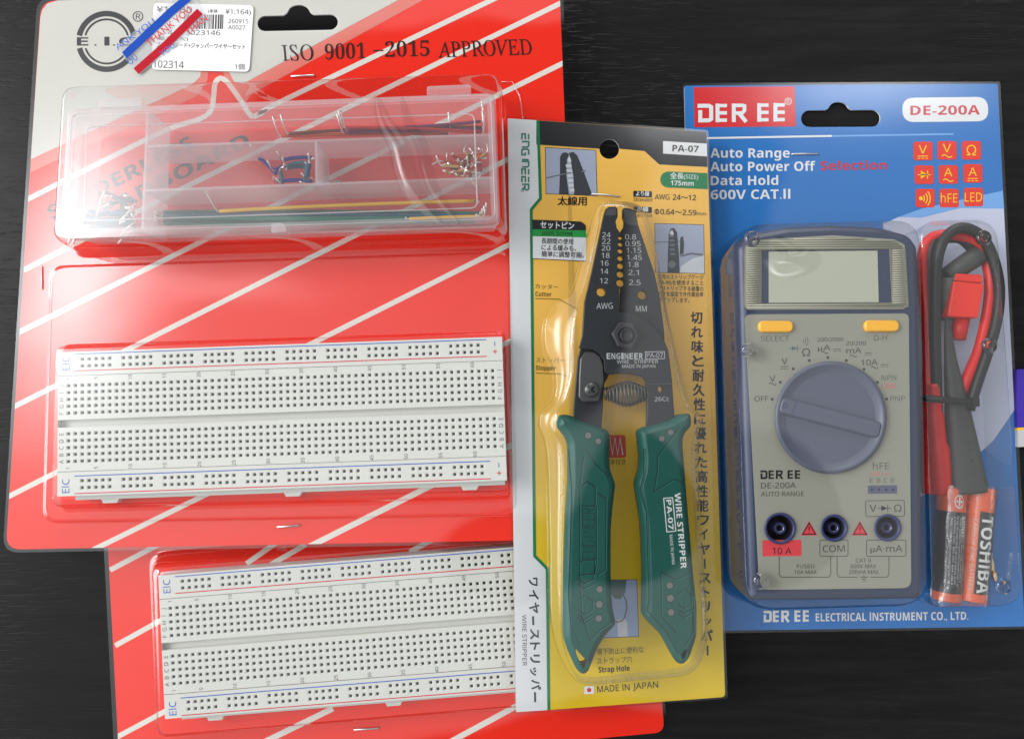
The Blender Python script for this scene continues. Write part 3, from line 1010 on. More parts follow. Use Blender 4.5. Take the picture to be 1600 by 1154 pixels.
# ------------------------------------------------------------------ price label and thank-you tape (stuck on the clear shell)
SLB = S1.up(.6 * MM)
mb = MB()
lab = rpoly([(240, 5), (396.5, 8.5), (389.5, 112.5), (237, 109)], 8)
mb.prism(lab, SLB, -.08 * MM, 0, m_white)
def lt(s, a, b, cap, bold=0.0, m=m_inkg):
    mb.text(s, a, b, cap, m, SLB, LAY, bold)
lt('¥1,280', (244.5, 19), (300, 20), 9, 0, m_ink)
lt('(本体', (325, 20.5), (340, 20.8), 6, .01)
lt('¥1,164)', (352, 22), (392, 23), 7.5, .01)
x = 288.0
rb_ = random.Random(3)
while x < 350:
    wd = rb_.choice((.9, .9, 1.6, 2.4)); mb.poly([(x, 23), (x + wd, 23), (x + wd - .8, 45.5), (x - .8, 45.5)], SLB, LAY, m_inkg); x += wd + rb_.choice((.9, 1.2, 1.8))
lt('260915', (356.5, 36.5), (388, 37), 6.5)
lt('A0027', (356.5, 46), (383, 46.5), 6.5)
lt('4 573023146', (262, 54.5), (344, 55.5), 7.5)
lt('ブレッドボード+ジャンパーワイヤーセット', (244, 74), (383, 77.5), 8, .012)
lt('基板(大)', (246, 63), (294, 64), 6)
lt('102314', (239, 105.5), (287, 107), 11, .012)
lt('1', (367, 108), (370, 108), 7); lt('個', (372, 109), (382, 109.2), 9)
tag(mb.build('price_label', None, P(316, 60, SLB)), 'white price label with barcode on the corner of the red pack', 'label')
tp = MB()
m_tape = frosted('tape_film', 0.34, (0.75, 0.75, 0.80))
m_tblue = K('tape_blue', srgb(4, 64, 160), 0.5, 0.15)
m_tred = K('tape_red', srgb(168, 0, 28), 0.5, 0.15)
ST = S1.up(.85 * MM)
tp.poly([(182, 74), (280, -14), (303, -9), (327, 31), (217, 117), (197, 94)], ST, 0, m_tape)
tp.poly([(190.5, 82), (265, 12), (284, -3), (300, -1), (272, 23), (198, 91.5)], ST, LAY, m_tblue)
tp.poly([(208.5, 107), (255, 66), (308, 14), (316.5, 22), (262, 76), (216.5, 116)], ST, LAY, m_tred)
tp.text('THANK YOU', (233.5, 73), (300, 17.5), 10.5, m_redink, ST, LAY, .012)
tp.text('ANK YOU', (184, 79), (243, 36), 9, m_blueink, ST, LAY, .012)
tp.text('OU', (203, 102), (216, 92), 10, m_blueink, ST, LAY, .012)
tp.text('THAN', (294, 56), (325, 31), 9, m_redink, ST, LAY, .012)
tp.text('YOU', (253, 88), (274, 73), 8, m_blueink, ST, LAY, .006)
tag(tp.build('adhesive_tape', None, P(255, 52, ST)), 'clear tape with blue and red stripes saying THANK YOU across the price label', 'tape')

# ================================================================== multimeter pack
pk4 = thing('multimeter_pack', 'blue pack at right with a multimeter, test leads and batteries', 'blister pack', P(1340, 560, TABLE))
m_blue = K('print_royal_blue', srgb(42, 112, 184), 0.5, 0.15, mottled=0.04, mscale=30)
m_pale = K('print_pale_lilac', (0.52, 0.55, 0.70), 0.5, 0.15)
m_pale2 = K('print_sky', srgb(112, 164, 222), 0.5, 0.15)
m_wht = K('print_clean_white', (0.72, 0.73, 0.74), 0.5, 0.15)
m_logo = K('print_logo_red', srgb(206, 38, 44), 0.5, 0.15)
m_txtred = K('print_text_red', srgb(196, 40, 60), 0.5, 0.15)
m_icon = K('print_icon_red', srgb(222, 50, 34), 0.5, 0.15)
m_yel = K('print_yellow', srgb(250, 190, 20), 0.5, 0.15)
mb = MB()
slot4 = slot_outline(1251.5, 1375.5, 172, 198.5, 1295, 1325, 159.5, -0.006)
c4 = rpoly([(1069, 134), (1559, 131), (1601, 978), (1089, 985)], 3, 2)
mb.prism(c4, S4, -.6 * MM, 0, m_blue, [slot4], m_edge)
mb.poly([(1404, 339), (1440, 326), (1480, 317), (1520, 308), (1567, 298), (1585, 640), (1552, 688), (1500, 735), (1440, 775), (1380, 800), (1380, 350)], S4, LAY, m_pale)
mb.poly([(1404, 339), (1440, 340), (1500, 325), (1569, 326), (1567, 298), (1520, 308), (1480, 317), (1440, 326)], S4, 2 * LAY, m_pale2)
mb.stroke([(1105, 216), (1490, 209.5)], 2.6, S4, LAY, m_pale2)
mb.stroke([(1105, 216), (1300, 212.5)], 3.0, S4, 2 * LAY, m_wht)
mb.poly([(1084, 136.5), (1241.5, 135), (1243.5, 197.5), (1085, 199)], S4, LAY, m_logo)
hh = 2 * LAY
def deree(x0, y0, x1, y1, cap, m, S, h, lw):
    """the maker's wide letters, D with an overhanging top bar"""
    W_ = x1 - x0
    def q(u, v): return (x0 + u * W_, y0 + (y1 - y0) * u - v * cap)
    t_ = lw
    e = t_ / cap / 2
    ex_ = t_ / W_ / 2
    mb.stroke([q(.00, 1 - e), q(.13, 1 - e), q(.155, .82), q(.155, .18), q(.13, e), q(.03, e), q(.03, .66)], t_, S, h, m)
    for u in (.205, .68, .865):
        wd = .13
        mb.stroke([q(u + ex_, 0), q(u + ex_, 1)], t_, S, h, m)
        for v in (e, .5, 1 - e):
            mb.stroke([q(u, v), q(u + wd, v)], t_ * .85, S, h * 1.2, m)
    mb.stroke([q(.39 + ex_, 0), q(.39 + ex_, 1)], t_, S, h, m)
    mb.stroke([q(.39, 1 - e), q(.51, 1 - e), q(.535, .86), q(.535, .62), q(.51, .48), q(.39, .48)], t_ * .9, S, h * 1.2, m)
    mb.stroke([q(.47, .48), q(.555, 0)], t_, S, h * 1.4, m)
deree(1090, 191.5, 1227, 190, 29, m_wht, S4, hh, 6.2)
mb.stroke(circle(1231.7, 158.5, 5, 18), 1, S4, hh, m_wht, True)
mb.text('R', (1229.6, 161.5), (1234, 161.5), 6, m_wht, S4, hh)
mb.poly(rpoly([(1409.5, 153), (1543, 151.5), (1545, 189.5), (1410.5, 191)], 18.5, 8), S4, LAY, m_wht)
mb.text('DE-200A', (1422.5, 180), (1531, 179), 14.5, m_txtred, S4, hh, .04)
for s_, a, b, c in (('Auto Range', (1110, 246.5), (1234, 246.3), 14.5), ('Auto Power Off', (1110, 267.7), (1274, 267), 14.5), ('Data Hold', (1110.5, 289.5), (1216, 289), 14.5), ('600V CAT.II', (1110.5, 311.5), (1235, 310.5), 14.5)):
    mb.text(s_, a, b, c, m_wht, S4, hh, .045)
mb.text('Selection', (1282, 266), (1386, 265), 14, m_txtred, S4, hh, .04)
ic = [[(1442, 236), (1479.6, 235), (1517.8, 235)], [(1443.8, 273), (1481.6, 272.7), (1519.8, 271)], [(1445.5, 309.5), (1483, 309.5), (1521, 308)]]
for r_ in ic:
    for cx_, cy_ in r_:
        mb.poly(rpoly([(cx_ - 15, cy_ - 14.5), (cx_ + 15, cy_ - 14.5), (cx_ + 15.3, cy_ + 14.5), (cx_ - 14.7, cy_ + 14.5)], 4, 3), S4, 3 * LAY, m_icon)
h4 = 4 * LAY
def sine(x0, x1, y, amp, n=12): return [(x0 + (x1 - x0) * k / n, y - amp * math.sin(2 * math.pi * k / n)) for k in range(n + 1)]
def dcbar(x0, x1, y, m, S, h, lw=1.4, gap=3.5):
    mb.stroke([(x0, y), (x1, y)], lw, S, h, m)
    L_ = (x1 - x0)
    for k in range(3):
        mb.stroke([(x0 + L_ * (k * .38), y + gap), (x0 + L_ * (k * .38 + .24), y + gap)], lw, S, h, m)
def ictext(s, c, w_, cap, dy, bold=.01):
    mb.text(s, (c[0] - w_ / 2, c[1] + dy), (c[0] + w_ / 2, c[1] + dy), cap, m_yel, S4, h4, bold)
ictext('V', ic[0][0], 13, 13, 4); dcbar(ic[0][0][0] - 8, ic[0][0][0] + 8, ic[0][0][1] + 8, m_yel, S4, h4)
ictext('V', ic[0][1], 13, 13, 3); mb.stroke(sine(ic[0][1][0] - 8, ic[0][1][0] + 8, ic[0][1][1] + 9, 2), 1.7, S4, h4, m_yel)
ictext('Ω', ic[0][2], 15, 16, 8, .015)
c_ = ic[1][0]
mb.poly([(c_[0] - 5, c_[1] - 6.5), (c_[0] + 5, c_[1]), (c_[0] - 5, c_[1] + 6.5)], S4, h4, m_yel)
mb.stroke([(c_[0] - 10, c_[1]), (c_[0] + 10, c_[1])], 1.5, S4, h4, m_yel); mb.stroke([(c_[0] + 5.5, c_[1] - 6.5), (c_[0] + 5.5, c_[1] + 6.5)], 1.8, S4, h4, m_yel)
ictext('A', ic[1][1], 13, 13, 3); mb.stroke(sine(ic[1][1][0] - 8, ic[1][1][0] + 8, ic[1][1][1] + 9, 2), 1.7, S4, h4, m_yel)
ictext('A', ic[1][2], 13, 13, 4); dcbar(ic[1][2][0] - 8, ic[1][2][0] + 8, ic[1][2][1] + 8, m_yel, S4, h4)
c_ = ic[2][0]
mb.poly(circle(c_[0] - 6.5, c_[1] + .5, 3.2, 16), S4, h4, m_yel)
for r_ in (7, 11.5, 16):
    mb.stroke(arc(c_[0] - 8, c_[1] + .5, r_, -42, 42, 8), 1.9, S4, h4, m_yel)
ictext('hFE', ic[2][1], 26, 14, 7); ictext('LED', ic[2][2], 27, 14, 7)
deree(1193, 971.5, 1264, 970.5, 18, m_wht, S4, hh, 3.9)
mb.text('ELECTRICAL INSTRUMENT CO., LTD.', (1274.5, 970), (1513, 967.5), 12.5, m_wht, S4, hh, .022)
mb.build('backing_card', pk4)

# clear shell with a meter bump and a lead bump
hM, hL = 29.0 * MM, 18.0 * MM
dr_ = []
for k_ in range(16):
    u_ = 1 - k_ / 15.0
    ring_ = []
    for a_ in range(48):
        th_ = a_ * math.pi / 24
        R_k = 74 * (1 + .16 * math.sin(2 * th_ + .6) + .10 * math.sin(3 * th_ + 2)) * u_ + .4
        dz_ = -(1.15 * math.exp(-(u_ * 2.3) ** 2) - 1.15 * math.exp(-2.3 ** 2))
        ring_.append(P(1226 + R_k * math.cos(th_), 404 + .66 * R_k * math.sin(th_), S4, hM + dz_ * MM))
    dr_.append(ring_)
fl4 = rpoly([(1066, 130), (1563, 127.5), (1607, 982), (1086, 989)], 4, 2)
mb = shell([(rpoly([(1108, 374), (1386, 370), (1390, 936), (1124, 944)], [58, 40, 40, 58], 8), .45 * MM, rpoly([(1144, 352), (1436, 344), (1448, 938), (1168, 946)], [50, 42, 42, 46], 8), hM),
            (rpoly([(1398, 366), (1522, 364), (1552, 934), (1404, 936)], [26, 36, 36, 26], 8), .45 * MM, rpoly([(1440, 346), (1556, 341), (1599, 944), (1458, 947)], [24, 42, 38, 20], 8), hL)],
           fl4, S4, .45 * MM, m_clear2, [slot4], {0: dr_[0]})
# dent above the display, shaped to catch the gleam as a glare spot
mb.loft(dr_, m_clear2)
mb.build('clear_shell', pk4)
m_nub = bpy.data.materials.new('clear_nub')
m_nub.use_nodes = True
_b = m_nub.node_tree.nodes['Principled BSDF']
_b.inputs['Transmission Weight'].default_value = 1.0
_b.inputs['Roughness'].default_value = 0.03
_b.inputs['IOR'].default_value = 1.45
for (x_, y_), h_ in (((1175, 373), hM), ((1170, 547), hM), ((1188, 907), hM), ((1536, 372), hL), ((1545, 540), hL), ((1567, 915), hL)):
    mb = MB()
    c0 = P(x_, y_, S4, h_)
    rr_ = 3.0 * MM
    rg = [[c0 + Vector((r_ * math.cos(k * math.pi / 10), r_ * math.sin(k * math.pi / 10), z_)) for k in range(20)]
          for r_, z_ in ((rr_, .1 * MM), (rr_ * .96, .7 * MM), (rr_ * .82, 1.25 * MM), (rr_ * .6, 1.5 * MM), (rr_ * .45, 1.2 * MM), (rr_ * .32, .9 * MM), (rr_ * .15, 1.1 * MM), (rr_ * .05, 1.15 * MM))]
    mb.loft(rg, m_nub)
    mb.build('snap_nub', pk4)
staple(pk4, (1237, 240.7), (1279, 240.2), S4, .8 * MM)

# ------------------------------------------------------------------ multimeter
SM = Plane(S4.z0 + 26.0 * MM)               # level of its face
m_body = K('meter_slate', srgb(45, 54, 78), 0.38, 0.45)
m_face = K('meter_face', (0.25, 0.25, 0.205), 0.5, 0.35)
m_ridge = K('meter_ridge', (0.34, 0.335, 0.26), 0.5, 0.35)
m_groove2 = K('meter_groove', (0.15, 0.15, 0.11), 0.55, 0.3)
m_lcd = K('lcd_glass', (0.38, 0.395, 0.315), 0.22, 0.5)
m_lcdf = K('lcd_frame', srgb(98, 100, 118), 0.35, 0.45)
m_knob = K('knob_slate', srgb(86, 90, 106), 0.4, 0.4)
m_btn = K('button_amber', srgb(236, 172, 40), 0.35, 0.45)
m_navy = K('socket_navy', srgb(44, 50, 92), 0.4, 0.4)
m_dark = K('socket_dark', (0.012, 0.012, 0.016), 0.4, 0.5)
m_gry = K('legend_grey', (0.05, 0.054, 0.05), 0.5, 0.15)
m_gry2 = K('legend_pale', (0.10, 0.115, 0.10), 0.5, 0.15)
m_led = K('legend_red', srgb(196, 100, 96), 0.5, 0.15)
m_warn = K('warning_red', srgb(200, 62, 70), 0.5, 0.3)
mm_ = thing('multimeter', 'slate grey digital multimeter with a blank display inside the blue pack', 'multimeter', P(1300, 645, S4))
mb = MB()
outl = rpoly([(1152, 384), (1166, 364), (1230, 352), (1300, 349), (1375, 352), (1424, 365), (1437, 384), (1443, 660), (1444, 930), (1436, 938), (1180, 941), (1170, 934), (1160, 660)], [18, 30, 60, 80, 60, 30, 18, 60, 22, 22, 24, 24, 60], 5)
top = [P(x, y, SM, 0) for x, y in outl]
mid = [Vector((p.x, p.y, p.z - 4.0 * MM)) for p in top]
mb.loft([inset([Vector((p.x, p.y, S4.z0 + .8 * MM)) for p in top], 1.5 * MM), [Vector((p.x, p.y, S4.z0 + 6 * MM)) for p in top], mid,
         inset([Vector((p.x, p.y, p.z - 1.6 * MM)) for p in top], .5 * MM), inset([Vector((p.x, p.y, p.z - .5 * MM)) for p in top], 1.4 * MM), inset(top, 2.8 * MM)], m_body, cap=False)
socks = [((1219, 825), 25), ((1303.6, 824.5), 21.5), ((1387, 824), 21.5)]
mb.world_poly(inset(top, 2.8 * MM), m_body, [[P(x, y, SM, 0) for x, y in circle(c[0], c[1], r - 1.5)] for c, r in socks])
mb.build('case', mm_)
# display surround with fine ridges
mb = MB()
bz = rpoly([(1164, 384), (1190, 374), (1300, 367.5), (1398, 374), (1414, 382), (1420, 478), (1412, 483), (1168, 484), (1163, 476)], [8, 20, 80, 20, 8, 7, 7, 7, 7], 4)
win = [(1190, 391), (1390, 389), (1394, 472.5), (1190, 474)]
mb.prism(bz, SM, -.4 * MM, .3 * MM, m_groove2, [win], m_face)
mb.stroke([(1166.5, 385), (1191, 376), (1300, 369.5), (1397, 376), (1411.5, 384), (1417.5, 477), (1411, 480.5), (1169, 481.5), (1165.5, 475)], 4, SM, .36 * MM, m_face, True)
def xr(y):  # ridge limits follow the outline
    l = 1166 if y > 386 else 1190 - (y - 372) * 1.2
    r = 1412 + (y - 390) * .06 if y > 386 else 1395 + (y - 372) * 1.1
    return l, r
y_ = 373.5
while y_ < 482:
    l, r = xr(y_)
    if y_ < 375: l, r = 1240, 1352
    for seg in ([(l, r)] if (y_ < 389 or y_ > 476) else [(l, 1187.5), (1394.5, r + 3)]):
        a, b = P(seg[0], y_, SM, .35 * MM), P(seg[1], y_ - .4, SM, .35 * MM)
        mb.tube([a, b], .26 * MM, m_ridge, 6)
    y_ += 3.55
mb.build('display_surround', mm_)
mb = MB()
mb.poly([(1188, 389), (1392, 387), (1396, 474), (1188, 476)], SM, -.1 * MM, m_lcdf)
mb.build('display_window', mm_)
mb = MB()
mb.poly([(1201, 393), (1371, 391.5), (1373, 472), (1201, 473)], SM, 0.1 * MM, m_lcd)
mb.build('display', mm_)
# legend panel
mb = MB()
fp = rpoly([(1164, 491), (1420, 489.5), (1424, 918), (1187, 921)], [9, 9, 14, 14], 5)
socks = [((1219, 825), 25), ((1303.6, 824.5), 21.5), ((1387, 824), 21.5)]
mb.prism(fp, SM, -.6 * MM, .35 * MM, m_face, [circle(c[0], c[1], r - 2) for c, r in socks])
SF = SM.up(.35 * MM)
lay = LAY
def ft(s, a, b, cap, m=None, bold=0.0):
    mb.text(s, a, b, cap, m or m_gry, SF, lay, bold)
def fl_(pts, w_=1.2, m=None, closed=False): mb.stroke(pts, w_, SF, lay, m or m_gry, closed)
def fdot(x, y, r=2.3): mb.poly(circle(x, y, r, 12), SF, lay, m_gry)
ft('SELECT', (1189, 533), (1233, 532.5), 8.5, m_gry2); ft('D-H', (1366, 532), (1386, 531.5), 8.5, m_gry2)
ft('200/2000', (1277, 533.5), (1318, 533), 6, m_gry); ft('20/200', (1322, 539), (1353, 539), 6, m_gry)
ft('µA', (1278, 547.5), (1298, 547), 8.5, None, .01); fl_(sine(1283, 1294, 550.5, 1.5), 1.2); dcbar(1302, 1314, 545.5, m_gry, SF, lay, .9, 3)
ft('mA', (1322.5, 552), (1346, 551.5), 8.5, None, .01); fl_(sine(1328, 1339, 556, 1.5), 1.2); dcbar(1351, 1362, 551, m_gry, SF, lay, .9, 3)
ft('10A', (1345.5, 571), (1371.5, 570), 9, None, .006); fl_(sine(1361, 1372, 574, 1.5), 1.2); dcbar(1376, 1388, 569.5, m_gry, SF, lay, .9, 3)
ft('Ω', (1253.5, 556.5), (1266, 556), 12, None, .012)
for r_ in (3.5, 7, 10.5): fl_(arc(1252 + 0, 533, r_, -42, 42, 6), 1, m_gry2)
m_teal = K('legend_teal', (0.12, 0.19, 0.165), 0.5, 0.15)
mb.poly([(1237, 540), (1245, 544), (1237, 548)], SF, lay, m_teal); fl_([(1231, 544), (1251, 544)], 1, m_teal); fl_([(1246, 538.5), (1246, 549.5)], 1.2, m_teal)
ft('V', (1221.5, 569), (1231, 568.5), 9.5, None, .012); dcbar(1220, 1232, 572.5, m_gry, SF, lay, 1.1, 3.6)
ft('V', (1202.5, 596), (1212, 595.5), 9, None, .006); fl_(sine(1201.5, 1213, 599.5, 1.6), 1.2)
ft('OFF', (1179, 627), (1200.5, 626.5), 8.5)
ft('NPN', (1377.5, 594), (1400.5, 593.5), 8, m_gry2); ft('LED', (1378, 607), (1400, 606.7), 8, m_led); ft('PNP', (1391, 626.5), (1414, 626), 8, m_gry2)
for x_, y_2 in ((1206.5, 623.5), (1219, 597), (1239.5, 576), (1264.5, 563), (1293.5, 558.5), (1322.5, 563), (1350, 576.5), (1371, 597), (1385.5, 623)): fdot(x_, y_2)
_mbf = mb
deree(1188, 748, 1250.5, 747.5, 13.5, m_ink, SF, lay, 2.9)
ft('DE-200A', (1189, 762.5), (1243.5, 762), 8.8); ft('AUTO RANGE', (1189, 775), (1256, 774.5), 7.2)
ft('hFE', (1364, 733), (1389.5, 732.5), 10.5, m_gry2); ft('LED', (1360, 742.5), (1375, 742.5), 5.5, m_led); fl_([(1377, 740), (1394, 740)], .7, m_led)
for i_, ch in enumerate('EBCE'): ft(ch, (1359 + i_ * 11, 753.5), (1364.5 + i_ * 11, 753.5), 7, m_gry2)
mb.poly([(1356, 758), (1401.5, 757.5), (1402, 770.5), (1356, 771)], SF, lay, m_knob)
for k in range(4): mb.poly(circle(1362.5 + k * 11, 764.5, 2.2, 12), SF, 2 * lay, m_navy)
fl_(rpoly([(1352.5, 782), (1413, 781), (1413.5, 806), (1353, 806.5)], 3, 3), 1, None, True)
ft('V', (1358.5, 799), (1369.5, 799), 11, None, .015); ft('Ω', (1397, 799), (1408.5, 799), 11, None, -.004)
mb.poly([(1377, 789), (1386, 793.5), (1377, 798)], SF, lay, m_gry); fl_([(1371, 793.5), (1393, 793.5)], .9); fl_([(1387, 787.5), (1387, 799)], 1)
mb.poly([(1191, 843.5), (1252, 843), (1252.5, 868), (1191.5, 868.5)], SF, lay, m_warn)
mb.text('10 A', (1207, 865), (1236.5, 865), 10, m_ink, SF, 2 * lay)
for q_, s_, ax, bx_ in ((1281, 'COM', 1285.5, 1320), (1354, 'µA·mA', 1360, 1410)):
    w2 = 44 if s_ == 'COM' else 61.5
    fl_(rpoly([(q_, 843), (q_ + w2, 843), (q_ + w2, 868.5), (q_, 868.5)], 3, 3), 1, None, True)
    ft(s_, (ax, 862), (bx_, 861.5), 10.5, None, .012)
fl_([(1217.5, 868.5), (1217.5, 897), (1221, 901), (1295, 901), (1298, 897), (1298, 868.5)], 1); fl_([(1308, 868.5), (1308, 897), (1311, 901), (1340, 901)], 1)
fl_([(1360, 901), (1386, 901), (1389, 897), (1389, 868.5)], 1)
ft('FUSED', (1245, 887), (1272.5, 887), 6); ft('10A MAX', (1241, 896), (1276, 896), 6)
ft('CAT II', (1337, 878), (1360.5, 878), 6); ft('600V MAX', (1329, 887), (1369, 887), 6); ft('200mA MAX', (1326.5, 896), (1373, 896), 6)
fl_([(1350, 898), (1350, 901)], 1); fl_([(1344, 901), (1356, 901)], 1); fl_([(1346.5, 904.5), (1353.5, 904.5)], 1); fl_([(1348.7, 908), (1351.3, 908)], 1)
for cx_ in (1264.3, 1343.6):
    mb.poly([(cx_, 813), (cx_ + 13, 836), (cx_ - 13, 836)], SF, lay, m_warn)
    mb.stroke([(cx_, 816.5), (cx_ + 10, 834), (cx_ - 10, 834)], 1.5, SF, 2 * lay, m_ink, True)
    mb.stroke([(cx_, 821.5), (cx_, 828.5)], 1.5, SF, 2 * lay, m_ink); mb.poly(circle(cx_, 831.2, .9, 8), SF, 2 * lay, m_ink)
mb.build('legend_panel', mm_)
for (x0, y0), (x1, y1) in (((1184, 501.5), (1238, 519.5)), ((1349, 500.5), (1403, 518.5))):
    mb = MB()
    r_ = [P(x, y, SF, .02 * MM) for x, y in rpoly([(x0, y0), (x1, y0), (x1, y1), (x0, y1)], 9, 8)]
    mb.loft([r_, [Vector((p.x, p.y, p.z + .9 * MM)) for p in r_], inset([Vector((p.x, p.y, p.z + 1.3 * MM)) for p in r_], .5 * MM)], m_btn)
    mb.build('button', mm_)
for (c, r_) in socks:
    mb = MB()
    def cr(rad, h): return [P(x, y, SF, h) for x, y in circle(c[0], c[1], rad, 32)]
    def shift(rg, dz): return [Vector((p.x, p.y, p.z + dz)) for p in rg]
    mb.loft([cr(r_, 0), cr(r_ - .6, .8 * MM), cr(r_ - 3.4, .8 * MM), shift(cr(r_ - 5.2, .3 * MM), -.6 * MM)], m_navy, cap=False)
    inn = cr(r_ - 5.2, .3 * MM)
    mb.loft([shift(inn, -.6 * MM), shift(inn, -14 * MM)], m_dark, cap=True)
    q = [P(x, y, SF, -2 * MM) for x, y in circle(c[0], c[1], 9.5, 24)]
    q2 = inset(q, .9 * MM)
    mb.loft([shift(q, -11.5 * MM), q, q2, shift(q2, -9 * MM)], m_navy, cap=False)
    mb.tube([shift(q2, -.2 * MM)[k] for k in list(range(24)) + [0]], .1 * MM, m_steel, 5, caps=False)
    mb.loft([shift(q2, -3.5 * MM), shift(inset(q2, .3 * MM), -9 * MM)], m_dark, cap=True)
    mb.build('input_socket', mm_)
# rotary switch
dc = (1298, 652)
mb = MB()
def cc(rad, h): return [P(x, y, SF, h) for x, y in circle(dc[0], dc[1], rad, 72)]
mb.loft([cc(88, 0), cc(87.5, 1.2 * MM), cc(85, 1.9 * MM), cc(82.5, 2.0 * MM), cc(80.5, 1.6 * MM), cc(74, .9 * MM), cc(70, .55 * MM)], m_knob)
mb.build('rotary_dial', mm_)
dial = mm_.children[-1]
mb = MB()
th = math.radians(14.5)
ux, uy = math.cos(th), math.sin(th)
def bq(u, v): return (dc[0] + u * ux - v * uy, dc[1] + u * uy + v * ux)
bar = rpoly([bq(-80, -12), bq(80, -12), bq(80, 12), bq(-80, 12)], [8, 6, 6, 8], 4)
bt = [P(x, y, SF, 2.1 * MM) for x, y in bar]
mb.loft([[Vector((p.x, p.y, p.z - 1.7 * MM)) for p in inset(bt, -.5 * MM)], [Vector((p.x, p.y, p.z - .4 * MM)) for p in bt], inset(bt, .4 * MM)], m_knob, smooth=False)
mb.stroke([bq(-58, -11), bq(-58, -4), bq(-61, 11)], 1.0, SF, 2.12 * MM, m_navy)
mb.stroke(circle(*bq(-74, 0), 3.3, 18), 1.2, SF, 2.14 * MM, m_navy, True)
o = mb.build('pointer_bar', dial)

# ------------------------------------------------------------------ test leads
m_blk = K('rubber_black', (0.018, 0.018, 0.018), 0.45, 0.4)
m_blk2 = K('grip_dark_grey', (0.055, 0.057, 0.052), 0.5, 0.4)
m_rub = K('rubber_red', srgb(204, 30, 26), 0.42, 0.4)
m_plug = K('plug_red', srgb(228, 48, 34), 0.4, 0.4)
def Z(zmm): return Plane(S4.z0 + zmm * MM)
def path(pts): return catmull([P(x, y, Z(z)) for x, y, z in pts], 6)
tl = thing('test_lead', 'black test lead with a dark grey probe coiled in the clear pack beside the multimeter', 'test lead', P(1500, 560, S4), 'multimeter test leads')
mb = MB()
mb.tube(path([(1466, 760, 6), (1464, 640, 8), (1461, 520, 10), (1462, 430, 12), (1470, 385, 13), (1486, 362, 13.5), (1508, 356, 13.5), (1534, 370, 13), (1552, 405, 12.5), (1561, 450, 12), (1557, 500, 12), (1543, 550, 12), (1526, 600, 11.5), (1514, 640, 11)]), 2.0 * MM, m_blk, 14)
mb.tube(path([(1453, 640, 6), (1453, 520, 7.5), (1452, 430, 8), (1455, 388, 8.5), (1468, 366, 9)]), 1.5 * MM, m_blk, 12)
mb.tube(path([(1474, 372, 7), (1500, 372, 8), (1518, 386, 8), (1526, 400, 8)]), 2.2 * MM, m_blk, 12)
mb.build('cable', tl)
mb = MB()
a_, b_ = P(1478, 432, Z(8)), P(1529, 398, Z(10))
mb.tube([a_, a_.lerp(b_, .55), b_], [3.4 * MM, 3.9 * MM, 4.0 * MM], m_blk2, 20)
a2_ = P(1478, 500, Z(7.5))
mb.tube([P(1480, 436, Z(8)), a2_], [4 * MM, 2.6 * MM], m_blk2, 16)
mb.build('plug', tl)
mb = MB()
pb = catmull([P(1480, 492, Z(10)), P(1485, 560, Z(9.5)), P(1496, 640, Z(9)), P(1503.5, 700, Z(8.5)), P(1512, 768, Z(7.8))], 8)
nn_ = len(pb)
prad = [.7, 2.3, 4.7, 6.2, 7.8]
mb.tube(pb, [(prad[min(3, k // 8)] + (prad[min(4, k // 8 + 1)] - prad[min(3, k // 8)]) * (k % 8) / 8 if k < 32 else 7.8) * MM for k in range(nn_)], m_blk2, 24, flat=.72)
for k in range(7):                       # grip ribs
    y0 = 690 + k * 9
    c0 = P(1512 + k * 1.9, y0, Z(13.1))
    mb.tube([c0, c0 + Vector((3.0 * MM, -.8 * MM, -1.0 * MM)), c0 + Vector((4.6 * MM, -1.2 * MM, -2.6 * MM))], .40 * MM, m_blk2, 6)
mb.build('probe_handle', tl)
mb = MB()
m_brass = K('probe_brass', (0.72, 0.55, 0.34), .28, .5, metal=1.0)
mb.tube([P(1545, 862, Z(6)), P(1552, 894, Z(6))], 1.0 * MM, m_brass, 10)
mb.tube([P(1552, 894, Z(6)), P(1556, 909, Z(6))], [1.2 * MM, .7 * MM], m_brass, 10)
mb.build('probe_tip', tl)
tr_ = thing('test_lead', 'red test lead with a square red plug coiled in the clear pack beside the multimeter', 'test lead', P(1480, 560, S4), 'multimeter test leads')
mb = MB()
mb.tube(path([(1450, 770, 4), (1450, 640, 6), (1450, 520, 6.5), (1441, 430, 7), (1444, 390, 7), (1456, 372, 8), (1480, 367, 9), (1505, 370, 9), (1530, 385, 9), (1545, 420, 9), (1546, 470, 9), (1532, 540, 9), (1512, 590, 9), (1490, 650, 7), (1480, 740, 6)]), 2.2 * MM, m_rub, 12)
mb.build('cable', tr_)
mb = MB()
mb.tube(path([(1459, 600, 8), (1461, 650, 8), (1466, 700, 7.5), (1472, 770, 6)]), [x * MM for x in [2.6] * 6 + [3.2] * 6 + [4.0] * 7], m_rub, 14)
mb.build('probe_handle', tr_)
mb = MB()
mb.prism(rpoly([(1491, 439), (1538, 443), (1529, 496.5), (1481.5, 494)], 3, 3), Z(13.2), -9 * MM, 0, m_plug, chamfer=.35 * MM)
mb.prism(rpoly([(1494, 427), (1534, 429), (1537, 442), (1491, 438)], 2, 3), Z(12.2), -8 * MM, 0, m_plug, chamfer=.3 * MM)
mb.tube([P(1503, 494, Z(8)), P(1497, 530, Z(8))], [3.0 * MM, 2.7 * MM], m_rub, 14)
mb.build('plug', tr_)
mb = MB()
mb.stroke([(1444, 622), (1470, 624), (1519, 629)], 11, Z(16.6), 0, m_blk)
mb.tube([P(1442, 622, Z(12)), P(1446, 622, Z(16.4)), P(1470, 624, Z(16.6)), P(1514, 628, Z(16.2)), P(1518, 629, Z(12))], 1.1 * MM, m_blk, 8)
